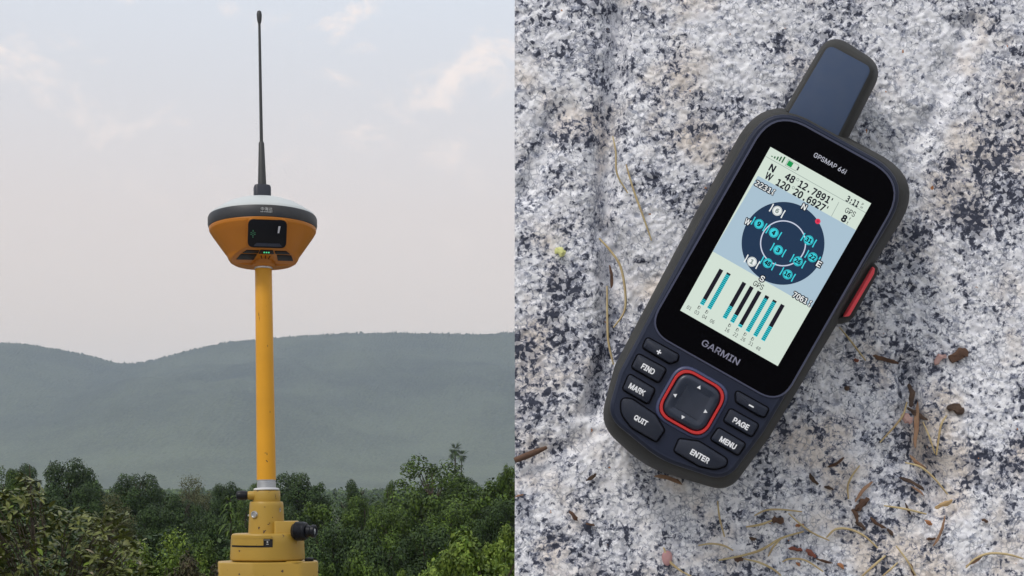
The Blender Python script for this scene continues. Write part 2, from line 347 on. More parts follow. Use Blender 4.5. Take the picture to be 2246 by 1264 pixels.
B_ = [
 (1050, 1150, 230, 38, 'leafy', 'light', 'light green bush filling the corner between slab and picture foot', 1.3),
 (985, 1195, 150, 36, 'leafy', 'light', 'low light green bush on the near side of the big light bush', 1.5),
 (1110, 1140, 110, 44, 'leafy', 'light', 'light green bush touching the slab edge', 1.8),
 (890, 1246, 60, 34, 'leafy', 'light', 'small bright green bush tip at the picture foot', 1.6),
 (400, 1165, 190, 46, 'feather', 'light', 'bright green scrub bush between the shrub and the yellow base', 1.4),
 (330, 1180, 150, 42, 'leafy', 'light', 'green bush meeting the broad-leaved shrub', 1.5),
 (470, 1175, 120, 50, 'leafy', 'mid', 'green bush touching the yellow base plate', 1.6),
 (430, 1205, 130, 38, 'leafy', 'brown', 'brown-flecked bush low in front of the scrub', 1.6),
 (250, 1185, 120, 46, 'leafy', 'light', 'yellow green bush seen through the shrub twigs', 1.6),
 (790, 1210, 170, 46, 'wide', 'mid', 'dull green bush at the foot of the dark thicket', 1.6),
 (700, 1225, 90, 40, 'leafy', 'mid', 'green bush peeping past the corner of the yellow base plate', 1.6),
]
for px, yt, wp, d, sh, f, lb, a in B_: tree(px, yt, wp, d, sh, f, lb, a, name='bush')

# young palm-like plant with drooping leaf blades, beside the housing
def droop_plant():
    d = 75; top = P(505, 1092, d); r_ = empty('drooping_plant', (top.x, d, GZ)); tag(r_, 'bright young plant with drooping leaf blades near the black clamp knob', 'plant')
    h = top.z - GZ
    link('stem', tube([(0, 0, 0), (.05, 0, h * .5), (0, 0, h)], [.07, .05, .02], 6), BARK, r_)
    ms = []
    for k in range(42):
        a = random.uniform(0, 6.28); L0 = random.uniform(.4, .8); z0 = h - random.random() ** 1.2 * 1.6; w0 = .05
        c, s = math.cos(a), math.sin(a); rows = []
        for q in range(5):
            u = q / 4; x = L0 * u * .8; z = z0 + .25 * math.sin(u * 2) - .75 * u * u * L0; ww = w0 * math.sin(math.pi * (.12 + .88 * u)) + .005
            rows.append([(x * c - ww * s, x * s + ww * c, z), (x * c, x * s, z + .02), (x * c + ww * s, x * s - ww * c, z)])
        me = bpy.data.meshes.new('b'); me.from_pydata([p for r in rows for p in r], [], [(3 * q + j, 3 * q + j + 1, 3 * q + j + 4, 3 * q + j + 3) for q in range(4) for j in range(2)]); ms.append(me)
    tag(link('foliage', join(*ms), FOL['mid'], r_), kind='stuff')
droop_plant()

# lone palm on the slope
def palm():
    d = 650; top = P(998, 972, d); r_ = empty('palm_tree', (top.x, d, GZ)); h = top.z - GZ - 2.4; tag(r_, 'lone hazy palm standing tall above the trees against the hill', 'palm')
    link('trunk', tube([(0, 0, 0), (.2, 0, h * .5), (0, 0, h)], [.42, .3, .24], 8), BARK, r_)
    link('trunk', tube([(1.9, .5, 0), (2.4, .3, h * .4), (2.6, 0, h * .9)], [.3, .22, .16], 8), BARK, r_)
    leaf = []
    for base, n_, s in (((0, 0, h), 40, .95), ((2.6, 0, h * .9), 34, .85), ((-1.2, 0, h * .93), 22, .8)):
        for k in range(n_):
            a = random.uniform(0, 6.28); el_ = random.uniform(-1.3, 1.1); Ls = random.uniform(2.4, 3.9) * s
            dv_ = Vector((math.cos(a) * math.cos(el_), math.sin(a) * math.cos(el_), math.sin(el_)))
            tip = Vector(base) + dv_ * Ls + Vector((0, 0, -.25)); side = dv_.cross(Vector((0, 0, 1))).normalized()
            for j in range(5):
                q = (j - 2) * .28; e_ = tip + side * q * Ls * .55 + dv_ * (.35 - abs(q) * .4)
                me = bpy.data.meshes.new('b'); b0 = Vector(base) + dv_ * Ls * .12
                me.from_pydata([b0, (b0 + e_) / 2 + side * .1 + Vector((0, 0, .05)), e_, (b0 + e_) / 2 - side * .1], [], [(0, 1, 2, 3)]); leaf.append(me)
    tag(link('frond', join(*leaf), FOL['mid'], r_), kind='stuff')
palm()

# far wood and undergrowth: nobody could count them
def mass(name, n, yr, hr, size, f, x0=-900, x1=3200, clump=9, pw=1.0):
    g = np.random.default_rng(len(name)); m_ = n // 60
    cy = g.uniform(yr[0], yr[1], m_); cx = (g.uniform(x0, x1, m_) - PX0) * K * cy; ch = g.uniform(hr[0], hr[1], m_); cw = clump * g.uniform(.6, 1.3, m_)
    k = g.integers(0, m_, n); d = g.normal(size=(n, 3)); d /= np.linalg.norm(d, axis=1)[:, None]; d[:, 2] = np.abs(d[:, 2]) ** .8
    c = np.stack([cx[k] + d[:, 0] * cw[k], cy[k] + d[:, 1] * cw[k], GZ + ch[k] * d[:, 2] * g.uniform(.75, 1.05, n)], 1)
    nr = d + g.normal(size=(n, 3)) * .5; nr /= np.linalg.norm(nr, axis=1)[:, None]
    V, F = cards(c, nr, size)
    return tag(link(name, np_mesh(name, V, F), FOL[f]), kind='stuff')
mass('far_woodland', 170000, (280, 1300), (3.0, 6.6), .5, 'dark', clump=5)
mass('undergrowth', 170000, (60, 260), (1.5, 4.6), .2, 'dark', clump=3.0)
mass('distant_forest', 150000, (1300, 2800), (5, 10), 2.2, 'mid', clump=12)

# broad-leaved shrub, close by on the left
def shrub():
    d = 27.0; s = K * d; base = P(110, 1264, d); r_ = empty('broad_leaved_shrub', (base.x, d, GZ))
    tag(r_, 'large broad-leaved shrub with long grey green leaves and one tall spike', 'shrub')
    g = np.random.default_rng(5); gr = random.Random(5); tips = []
    def top_at(px):   # photo height of the canopy over px
        return np.interp(px, [-120, -20, 30, 55, 65, 78, 110, 150, 200, 240, 275, 300, 330], [1060, 1080, 1065, 1030, 1012, 1045, 1085, 1110, 1110, 1108, 1120, 1180, 1262])
    while len(tips) < 760:
        px = gr.uniform(-120, 320); tp = top_at(px); py = tp + (1420 - tp) * gr.random() ** 1.25; y = d + gr.uniform(-1.2, 1.3) * min(1, (py - tp + 40) / 80)
        if gr.random() < .4 + .6 * (py - 1010) / 200: tips.append((P(px, py + 6, y), max(0, 1 - (py - tp) / 60)))
    lv = []
    for p, e_ in tips:
        nleaf = gr.randint(5, 9)
        ax = Vector((gr.gauss(0, .45), gr.gauss(0, .45), 1)).normalized(); q = ax.to_track_quat('Z', 'Y').to_matrix()
        for k in range(nleaf):
            a = k * 2.4 + gr.uniform(-.3, .3); up = gr.uniform(-.35, .8)
            dr = q @ Vector((math.cos(a), math.sin(a), up)); dr.normalize(); Ln = gr.uniform(.085, .19)
            nr = (q @ Vector((-math.cos(a) * up, -math.sin(a) * up, 1))).normalized(); sd = dr.cross(nr).normalized()
            lv.append((p - ax * gr.uniform(0, .1), dr, sd, nr, Ln, p.y))
    lv.sort(key=lambda q: q[5] + (0 if q[0].z > base.z and q[0].x > P(0, 0, d).x else 5))
    prof_ = [(0, .06), (.25, .7), (.5, 1), (.78, .75), (1, .04)]
    lm = bpy.data.meshes.new('leaf'); vv = []
    for u, wd in prof_: vv += [(u, -.19 * wd, .05 * wd - .28 * u * u), (u, 0, -.28 * u * u), (u, .19 * wd, .05 * wd - .28 * u * u)]
    lf = [(3 * q + j, 3 * q + j + 1, 3 * q + j + 4, 3 * q + j + 3) for q in range(4) for j in range(2)]
    lm.from_pydata(vv, [], lf); lm.materials.append(FOL['broad']); lm2 = lm.copy(); lm2.materials.clear()
    dead = mat('dry_leaf', (.3, .25, .17), .8, noise=(6, .8, (.18, .13, .08))); lm2.materials.append(dead)
    lmats = [lm, lm, lm, lm.copy(), lm2]; lmats[3].materials.clear(); lmats[3].materials.append(FOL['light'])
    base_v = np.array(vv); allv = []; allf = []; cnt = 0
    for i_, (p, dr, sd, nr, Ln, _) in enumerate(lv):
        M3 = np.array([dr * Ln, sd * Ln, nr * Ln])
        if i_ < 300:
            o = bpy.data.objects.new('leaf', lmats[i_ % 3 if i_ % 9 else (3 if i_ % 2 else 4)]); col.objects.link(o); o.parent = r_
            M = Matrix.Identity(4)
            for c_, ax_ in enumerate((dr, sd, nr)):
                for k in range(3): M[k][c_] = ax_[k] * Ln
            M.translation = p - r_.location; o.matrix_local = M
        else:
            allv.append(base_v @ M3 + np.array(p - r_.location)); allf.append(np.array(lf) + cnt); cnt += len(vv)
    tag(link('foliage', np_mesh('foliage', np.concatenate(allv), np.concatenate(allf)), FOL['broad'], r_), kind='stuff')
    ms = []
    for k, (p, e_) in enumerate(tips):
        if k % 3: continue
        q = p - r_.location; b0 = Vector((q.x * .55, q.y * .5, q.z - gr.uniform(.5, .9)))
        ms.append(tube([b0, (b0 + q) / 2 + Vector((gr.uniform(-.05, .05), 0, .08)), q], [.011, .008, .004], 4))
    sx = P(65, 1020, d) - r_.location
    ms.append(tube([(sx.x * .5, 0, sx.z - 2.2), (sx.x * .9, 0, sx.z - .9), (sx.x, 0, sx.z)], [.04, .02, .006], 6))
    for a in range(6):
        ms.append(tube([(0, 0, 0), (math.cos(a) * .5, math.sin(a) * .4, 2.4), (math.cos(a) * 1.1, math.sin(a) * .8, 4.6)], [.07, .05, .02], 6))
    link('stem', join(*ms), BARK, r_)
shrub()

# ------------------------------------------------------------------ granite slab (the whole right of the view)
SY = 0.603
def slab():
    x0 = P(1129, 0, SY + .0025).x; vx1 = P(2330, 0, SY).x; zt = P(0, -80, SY).z; zb = P(0, 1340, SY).z
    xs = np.concatenate([np.arange(x0, vx1, .00048), np.linspace(vx1, 1.15, 40)])
    zs = np.concatenate([np.linspace(0, zb, 60)[:-1], np.arange(zb, zt, .00048), np.linspace(zt, 2.15, 24)])
    X, Z = np.meshgrid(xs, zs)
    px = X / (K * SY) + PX0; py = PY0 - (Z - EYE) / (K * SY)
    D = .0009 * fbm(X * 90, Z * 90, 1, 3) + .0022 * fbm(X * 28, Z * 28, 4, 3) + .0007 * np.abs(fbm(X * 330, Z * 330, 8, 3) - .5) * 3 + .00045 * fbm(X * 900, Z * 900, 6, 2)
    def groove(path, wd, dp):
        best = np.full_like(px, 1e9)
        for (ax, ay), (bx, by) in zip(path, path[1:]):
            dx, dy = bx - ax, by - ay; tt = np.clip(((px - ax) * dx + (py - ay) * dy) / (dx * dx + dy * dy), 0, 1)
            best = np.minimum(best, np.hypot(px - ax - tt * dx, py - ay - tt * dy))
        wob = 1 + (fbm(px / 60, py / 60, 21, 3) - .5) * 1.2
        return 1.7 * dp * np.exp(-(best / (wd * wob)) ** 2)
    D = D + groove([(1365, -100), (1350, 120), (1335, 300), (1320, 480), (1345, 620), (1340, 760), (1300, 900)], 26, .0042)
    D = D + groove([(1345, 560), (1400, 640), (1370, 720)], 40, .002)
    D = D + groove([(1985, 800), (2000, 900), (2030, 1000), (2060, 1100)], 22, .0036)
    D = D + groove([(2010, 1010), (2060, 1060)], 60, .0022)
    D = D + groove([(2120, 60), (2050, 250), (1960, 340)], 30, .0016)
    D = D + groove([(1180, 1010), (1320, 940)], 30, .0012)
    D = D + groove([(1230, 240), (1150, 420)], 28, .0016)
    Yv = SY + .0004 + D
    V = np.stack([X.ravel(), Yv.ravel(), Z.ravel()], 1); nx, nz = len(xs), len(zs)
    i = np.arange((nz - 1) * nx).reshape(nz - 1, nx)[:, :-1].ravel(); F = np.stack([i, i + 1, i + nx + 1, i + nx], 1)
    # sides and back, running straight back from the border of the face
    bor = list(range(nx)) + [nx * k + nx - 1 for k in range(1, nz)] + [nx * (nz - 1) + k for k in range(nx - 2, -1, -1)] + [nx * k for k in range(nz - 2, 0, -1)]
    Bv = V[bor].copy(); Bv[:, 1] = 1.1; n0 = len(V); m_ = len(bor)
    V = np.concatenate([V, Bv, [[(x0 + 1.15) / 2, 1.1, 1.05]]])
    bo = np.array(bor); ar = np.arange(m_); nx2 = (ar + 1) % m_
    S = np.stack([bo, n0 + ar, n0 + nx2, bo[nx2]], 1)
    V_, F_ = V, np.concatenate([F, S]); me = np_mesh('granite', V_, F_)
    bm = bmesh.new(); bm.from_mesh(me); bm.verts.ensure_lookup_table()
    for a in range(m_): bm.faces.new((bm.verts[n0 + a], bm.verts[n0 + m_], bm.verts[n0 + (a + 1) % m_]))
    bmesh.ops.recalc_face_normals(bm, faces=bm.faces); bm.to_mesh(me); bm.free()
    return me
def granite():
    m_ = bpy.data.materials.new('granite'); m_.use_nodes = True; t = m_.node_tree; N = t.nodes.new; L = t.links.new; b = t.nodes['Principled BSDF']
    tc_ = N('ShaderNodeTexCoord')
    def noise(s, det=3, ro=.5, dist=0, loc=0):
        mp_ = N('ShaderNodeMapping'); mp_.inputs['Location'].default_value = (loc, loc * 1.7, -loc); L(tc_.outputs['Object'], mp_.inputs[0])
        n_ = N('ShaderNodeTexNoise'); n_.inputs['Scale'].default_value = s; n_.inputs['Detail'].default_value = det; n_.inputs['Roughness'].default_value = ro; n_.inputs['Distortion'].default_value = dist; L(mp_.outputs[0], n_.inputs['Vector']); return n_.outputs[0]
    def mth(op, a, b_):
        q = N('ShaderNodeMath'); q.operation = op
        for k, v in enumerate((a, b_)):
            if isinstance(v, (int, float)): q.inputs[k].default_value = v
            else: L(v, q.inputs[k])
        return q.outputs[0]
    def rng_(v, a, b_, c=0, d=1):
        q = N('ShaderNodeMapRange'); q.interpolation_type = 'SMOOTHSTEP'; L(v, q.inputs[0])
        for k, x in zip((1, 2, 3, 4), (a, b_, c, d)): q.inputs[k].default_value = x
        return q.outputs[0]
    def mixc(f, a, b_):
        q = N('ShaderNodeMix'); q.data_type = 'RGBA'; L(f, q.inputs[0])
        for k, v in ((6, a), (7, b_)):
            if isinstance(v, tuple): q.inputs[k].default_value = (*v, 1)
            else: L(v, q.inputs[k])
        return q.outputs[2]
    vo = N('ShaderNodeTexVoronoi'); vo.inputs['Scale'].default_value = 620; L(tc_.outputs['Object'], vo.inputs['Vector'])
    sx = N('ShaderNodeSeparateColor'); L(vo.outputs['Color'], sx.inputs[0])
    grain = sx.outputs[0]
    c = mixc(grain, (.67, .675, .73), (.95, .95, .98))                       # feldspar and quartz grains
    c = mixc(rng_(noise(330, 4, .65, .4, 3), .55, .64), c, (.36, .38, .45))    # blue grey grains
    c = mixc(mth('MULTIPLY', rng_(noise(38, 4, .55, 0, 9), .47, .67), .58), c, (.72, .60, .48))   # tan patches
    f1 = noise(520, 5, .68, .5, 5); cl = noise(95, 3, .55, .2, 7); big = noise(21, 4, .55, .3, 2)
    s_ = mth('ADD', f1, mth('ADD', mth('MULTIPLY', mth('SUBTRACT', cl, .5), .55), mth('MULTIPLY', mth('SUBTRACT', big, .5), .58)))
    ed = N('ShaderNodeTexVoronoi'); ed.feature = 'DISTANCE_TO_EDGE'; ed.inputs['Scale'].default_value = 520; L(tc_.outputs['Object'], ed.inputs['Vector'])
    seam = mth('MULTIPLY', rng_(ed.outputs['Distance'], .16, .02), rng_(noise(180, 3, .6, 0, 21), .44, .6))
    c = mixc(mth('MULTIPLY', seam, .6), c, (.16, .18, .24))
    pale = rng_(sx.outputs[1], .60, .66)
    c = mixc(mth('MULTIPLY', rng_(s_, .475, .545, 0, .75), mth('SUBTRACT', 1, mth('MULTIPLY', pale, .5))), c, (.17, .19, .27))
    c = mixc(mth('MULTIPLY', rng_(s_, .535, .605), mth('SUBTRACT', 1, mth('MULTIPLY', pale, .8))), c, (.042, .048, .075))                      # black mica
    c = mixc(rng_(noise(300, 2, .5, 0, 14), .755, .78), c, (.40, .17, .07)) # rust specks
    L(c, b.inputs['Base Color']); b.inputs['Roughness'].default_value = .72; b.inputs['Specular IOR Level'].default_value = .35
    bu = N('ShaderNodeBump'); bu.inputs['Strength'].default_value = .55; bu.inputs['Distance'].default_value = .0006
    hgt = mth('ADD', noise(900, 4, .6, 0, 1), mth('MULTIPLY', vo.outputs['Distance'], 260))
    L(noise(800, 4, .65, 0, 1), bu.inputs['Height']); L(bu.outputs[0], b.inputs['Normal'])
    return m_
rock = link('granite_slab', slab(), granite(), smooth=180)
tag(rock, 'upright rough slab of black and white speckled granite with the handheld navigator on its face', 'rock')

# ------------------------------------------------------------------ handheld navigator on the slab
TH = R(29.45); CX, CY = 1700.0, 563.0
root = empty('handheld_navigator'); c0 = P(CX, CY, SY - .0325); root.location = (c0.x, SY, c0.z)
root.matrix_world = Matrix(((math.cos(TH), math.sin(TH), 0, c0.x), (0, 0, -1, SY), (-math.sin(TH), math.cos(TH), 0, c0.z), (0, 0, 0, 1)))
tag(root, 'rugged dark handheld satellite navigator with lit map screen and stub antenna lying on the granite', 'navigator')
ZS = .0325
def Dp(px, py, Z):            # photo position -> device coordinates (metres) on its plane at height Z
    p = P(px, py, SY - Z); dx, dz = p.x - c0.x, p.z - c0.z
    return (dx * math.cos(TH) - dz * math.sin(TH), dx * math.sin(TH) + dz * math.cos(TH))
def U(du, dv, Z):             # device-aligned photo pixels -> device coordinates
    return Dp(CX + du * math.cos(TH) + dv * math.sin(TH), CY + du * math.sin(TH) - dv * math.cos(TH), Z)
def UO(pts, Z, seg=8):
    k = K * (SY - Z); return rounded([(*U(x, y, Z), r * k) for x, y, r in pts], seg)
def crop(x0, y0, s): return lambda x, y: (x0 + x / s, y0 + y / s)
cA, cB, cC, cF, c4 = crop(1640, 300, 5.7467), crop(1480, 560, 4.86), crop(1600, 420, 4.8615), crop(1300, 680, 3.083), crop(1460, 280, 2.872)
kS = K * (SY - ZS)
rubber = mat('grey_rubber', (.036, .037, .037), .66, spec=.3, bump=(900, .3, .0004), noise=(70, .45, (.062, .060, .052)))
navy = mat('navy_plastic', (.012, .017, .038), .42, spec=.3, bump=(2500, .08, .0002), noise=(70, .4, (.02, .026, .048)))
keym = mat('key_rubber', (.013, .018, .034), .5, spec=.3, noise=(90, .5, (.035, .038, .05)))
gapm = mat('key_gap', (.004, .004, .006), .8, spec=.1)
glass = mat('black_glass', (.001, .001, .002), .08, spec=.04)
redm = mat('red_plastic', (.55, .03, .03), .45, spec=.4)
redk = mat('red_key', (.90, .075, .095), .5)
panelm = mat('blue_grey_panel', (.055, .080, .140), .65, spec=.3, noise=(220, .5, (.045, .072, .14)))
whitep = mat('white_print', (.82, .83, .86), .5); greyp = mat('grey_print', (.24, .24, .33), .45)
# rubber case
OUT = [(-199, 304, 112), (209, 309, 107), (197, 90, 100), (193, 0, 60), (184, -350, 90), (166, -500, 55), (-18, -543, 220), (-155, -511, 75), (-189, -380, 90), (-199, 0, 60)]
sh = [(-179, 292, 94), (185, 297, 95), (179, 90, 80), (176, 0, 60), (167, -350, 80), (150, -483, 55), (0, -513, 200), (-150, -487, 55), (-173, -390, 80), (-181, 0, 60)]
def between(A, B, f): return [tuple(a + (b_ - a) * f for a, b_ in zip(p, q)) for p, q in zip(A, B)]
R3 = lambda o, z: [(x, y, z) for x, y in o]
link('rubber_case', loft([R3(off(UO(OUT, .010), .006), .0004), R3(off(UO(OUT, .010), .0015), .003), R3(UO(between(OUT, sh, .06), .009), .009), R3(UO(OUT, .014), .014), R3(UO(between(OUT, sh, .07), .0175), .0175), R3(UO(between(OUT, sh, .25), .022), .022), R3(UO(between(OUT, sh, .62), .0265), .0265), R3(UO(between(OUT, sh, .96), .0289), .0289), R3(off(UO(sh, .0292), .0006), .0292)]), rubber, root, smooth=50)
oS = UO(sh, .0300)
body = link('front_shell', loft([R3(oS, .0285), R3(oS, .0302), R3(off(oS, .0004), .0310), R3(off(oS, .0013), .0316), R3(off(oS, .0016), .03155), R3(off(oS, .0022), .0316)]), navy, root, smooth=40)
# glass and screen
oG = UO([(-162, 281, 78), (172, 284, 80), (169, -277, 50), (-165, -277, 50)], .032)
rim = [R3(off(oG, -.0005), .0315), R3(off(oG, -.0003), .0320), R3(off(oG, .0003), .0320), R3(off(oG, .0004), .0315)]
link('glass_rim', loft(rim, False, False), mat('rim_plastic', (.055, .062, .11), .3), root, smooth=60)
gl = link('cover_glass', loft([R3(oG, .0312), R3(oG, .0318), R3(off(oG, .0003), .0321)]), glass, root, smooth=40)
ink = lit('screen_ink', 12, 16, 34); mint = lit('screen_mint', 214, 228, 216); blue = lit('screen_blue', 172, 196, 212); nav = lit('screen_navy', 32, 54, 82)
cyan = lit('screen_cyan', 62, 210, 224); teal = lit('screen_teal', 4, 118, 124); wht = lit('screen_white', 236, 240, 240); gry = lit('screen_grey', 140, 155, 150)
grn = lit('screen_green', 20, 150, 80); dgr = lit('screen_dark_green', 20, 95, 50); pnk = lit('screen_red', 225, 60, 90); ring_m = lit('screen_ring', 205, 212, 232); bar_m = lit('screen_bar', 22, 20, 34)
def poly(name, pts, z, m_, par):       # flat print on the display
    me = bpy.data.meshes.new(name); me.from_pydata([(x, y, z) for x, y in pts], [], [tuple(range(len(pts)))]); 
    if me.polygons[0].normal.z < 0: me.flip_normals()
    return link(name, me, m_, par)
def quad_uv(du0, dv0, du1, dv1, z): return [U(du0, dv0, ZS), U(du1, dv0, ZS), U(du1, dv1, ZS), U(du0, dv1, ZS)]
scr = poly('screen', [Dp(1690, 322, ZS), Dp(1911, 446, ZS), Dp(1706, 803, ZS), Dp(1492, 681, ZS)], .03215, mint, root)
E = .00003
def layer(k): return .03215 + E * k
poly('map_panel', [Dp(*cA(130, 490), ZS), U(126.0, 138, ZS), U(124.3, -58, ZS), U(-124.4, -57, ZS)], layer(1), blue, scr)
def arc(cx, cy, r, n=48, a0=0): return [(cx + r * math.cos(2 * math.pi * i / n), cy + r * math.sin(2 * math.pi * i / n)) for i in range(n)]
cc = Dp(*cC(572, 553), ZS)
poly('sky_disc', arc(*cc, 91 * kS, 72), layer(2), nav, scr)
def annulus(name, c, r0, r1, z, m_, par, n=64):
    a = arc(*c, r1, n); b_ = arc(*c, r0, n); me = bpy.data.meshes.new(name)
    me.from_pydata([(x, y, z) for x, y in a + b_], [], [(i, (i + 1) % n, n + (i + 1) % n, n + i) for i in range(n)]); return link(name, me, m_, par)
annulus('range_ring', cc, 48 * kS, 50.6 * kS, layer(3), ring_m, scr)
import os
def face(fn):                 # Blender's own interface faces
    try: return bpy.data.fonts.load(os.path.join(bpy.utils.system_resource('DATAFILES'), 'fonts', fn))
    except Exception: return None
SANS, MONO = face('Inter.woff2'), face('DejaVuSansMono.woff2')
_tc = {}
def glyphs(s, bold=0.0, font='sans'):
    if (s, bold, font) in _tc: return _tc[s, bold, font]
    cu = bpy.data.curves.new('t', 'FONT'); cu.size = 1; cu.resolution_u = 3; cu.fill_mode = 'FRONT'
    cu.body = s.replace('0', 'O') if font == 'mono' and MONO else s
    f_ = {'sans': SANS, 'mono': MONO}.get(font)
    if f_: cu.font = f_
    ob = bpy.data.objects.new('t', cu); col.objects.link(ob); dg = bpy.context.evaluated_depsgraph_get(); dg.update()
    me = bpy.data.meshes.new_from_object(ob.evaluated_get(dg)); bpy.data.objects.remove(ob); bpy.data.curves.remove(cu); me.materials.clear()
    if bold:                  # heavier strokes: the same letters again, each a hair aside and above
        n_ = 12 if bold > .05 else 8; ms = [me]
        for k in range(n_):
            a = 2 * math.pi * k / n_; c_ = me.copy(); c_.transform(Matrix.Translation((bold * math.cos(a), bold * math.sin(a), -(k + 1) * 1.5e-6))); ms.append(c_)
        me = join(*ms)
    _tc[s, bold, font] = me; return me
def text(s, c, wpx, hpx, z, m_, par, bold=.0, k=None, name='lettering', outline=None, pos=None, font='sans'):
    """text s, its box wpx by hpx photo pixels, centred on photo position c"""
    k = k or kS; me = glyphs(s, bold, font).copy(); base = glyphs(s, 0, font)
    v = np.array([q.co for q in base.vertices]); lo, hi_ = v.min(0), v.max(0); x, y = pos or Dp(*c, ZS)
    M = Matrix.Translation((x, y, z)) @ Matrix.Diagonal((wpx * k / (hi_[0] - lo[0]), hpx * k / (hi_[1] - lo[1]), 1, 1)) @ Matrix.Translation((-(lo[0] + hi_[0]) / 2, -(lo[1] + hi_[1]) / 2, 0))
    me.materials.clear(); o = link(name, xf(me, M), m_, par)
    if outline: text(s, c, wpx, hpx, z - E * .8, outline, par, bold + .10, k, name, font=font)
    return o
# header
poly('rule_line', [U(-126, 182.2, ZS), U(126, 182.2, ZS), U(126, 181.2, ZS), U(-126, 181.2, ZS)], layer(1), gry, scr)
poly('rule_line', [Dp(*cA(1148, 822), ZS), Dp(*cA(1153, 825), ZS), Dp(*cA(1058, 1005), ZS), Dp(*cA(1053, 1002), ZS)], layer(1), gry, scr)
for bx, by, h in ((303, 252, 14), (335, 272, 28), (366, 290, 46), (398, 306, 64), (430, 326, 84)):
    x, y = Dp(*cA(bx, by), ZS); s = kS / 5.7467
    poly('signal_bar', [(x - 9 * s, y), (x + 9 * s, y), (x + 9 * s, y + h * s), (x - 9 * s, y + h * s)], layer(1), dgr, scr)
poly('battery_outline', [Dp(*cA(*q), ZS) for q in ((515, 281), (650, 358), (608, 434), (470, 362))], layer(1), gry, scr)
poly('battery_fill', [Dp(*cA(*q), ZS) for q in ((518, 289), (643, 360), (606, 427), (478, 360))], layer(2), mint, scr)
poly('battery_charge', [Dp(*cA(*q), ZS) for q in ((522, 297), (580, 331), (546, 388), (488, 354))], layer(3), grn, scr)
poly('battery_tip', [Dp(*cA(*q), ZS) for q in ((641, 374), (656, 382), (632, 426), (617, 418))], layer(2), ink, scr)
text('N', cA(312, 395), 11.5, 15, layer(1), ink, scr, .028); text('W', cA(268, 500), 15, 15, layer(1), ink, scr, .028)
text("48", cA(535, 520), 21, 15.5, layer(1), ink, scr, .028, font='mono'); text('12.7891', cA(842, 695), 76, 15.5, layer(1), ink, scr, .028, font='mono'); text("'", cA(1068, 788), 2, 5, layer(1), ink, scr, .01)
text("120", cA(448, 610), 30, 15.5, layer(1), ink, scr, .028, font='mono'); text('20.6927', cA(778, 795), 76, 15.5, layer(1), ink, scr, .028, font='mono'); text("'", cA(1010, 890), 2, 5, layer(1), ink, scr, .01)
for q in ((632, 541), (576, 641)): annulus('degree_sign', Dp(*cA(*q), ZS), 2.1 * kS, 3.4 * kS, layer(1), gry, scr, 20)
text('3:11', cA(1325, 815), 29, 13, layer(1), ink, scr, .028, font='mono'); text('P', cA(1452, 850), 4, 5, layer(1), ink, scr); text('M', cA(1436, 890), 5, 5, layer(1), ink, scr)
text('GPS', cA(1295, 950), 24, 12, layer(1), ink, scr, .005); text('8', cA(1218, 1030), 9.5, 14.5, layer(1), ink, scr, .045)
text('f', cA(1288, 1035), 3.5, 7, layer(1), ink, scr); text('t', cA(1258, 1085), 3.5, 6.5, layer(1), ink, scr)
text('2231', cA(198, 632), 38, 11.5, layer(4), wht, scr, .015, outline=ink, font='mono'); text('f', cA(335, 680), 4, 6, layer(4), wht, scr, .02, outline=ink); text('t', cA(312, 715), 4, 6, layer(4), wht, scr, .02, outline=ink)
text('7061', cC(755, 1135), 34, 12, layer(4), wht, scr, .02, outline=ink, font='mono'); text('f', cC(868, 1178), 4, 6, layer(4), wht, scr, .02, outline=ink); text('t', cC(850, 1212), 4, 6, layer(4), wht, scr, .02, outline=ink)
for ch, q in (('N', (797, 165)), ('W', (195, 325)), ('E', (955, 775)), ('S', (350, 930))): text(ch, cC(*q), 9 if ch != 'W' else 12, 12, layer(9), wht, scr, .02, outline=ink)
text('GPS', cC(310, 1000), 24, 12, layer(4), ink, scr, .005)
annulus('heading_dot', Dp(*cC(943, 318), ZS), 0, 6 * kS, layer(3), pnk, scr, 24); annulus('heading_dot', Dp(*cC(943, 318), ZS), 0, 2.6 * kS, layer(4), lit('screen_red_dot', 190, 30, 70), scr, 20)
for num, q, live in (('6', (510, 207), 0), ('9', (315, 347), 1), ('4', (473, 440), 1), ('3', (520, 625), 1), ('48', (408, 765), 1), ('1', (240, 750), 0), ('16', (620, 885), 1), ('26', (730, 745), 1), ('22', (887, 702), 1), ('31', (845, 520), 1)):
    x, y = Dp(*cC(*q), ZS); m_ = cyan if live else wht; k = kS
    sat = poly('satellite_symbol', arc(x, y, 10.8 * k, 32), layer(5), m_, scr)
    annulus('symbol_ring', (x, y), 9.0 * k, 9.9 * k, layer(6), teal if live else gry, scr, 32)
    for s in (-1, 1):
        poly('symbol_wing', [(x + s * (14.6 + dx) * k, y + dy * k) for dx, dy in ((-1.2, -9.5), (1.6, -9.5), (1.0, 0), (1.6, 9.5), (-1.2, 9.5), (-1.5, 0))], layer(5), m_, scr)
    text(num, None, 6.5 if len(num) == 1 else 12.5, 9.5, layer(7), ink if live else gry, scr, .04, pos=(x, y), font='mono')
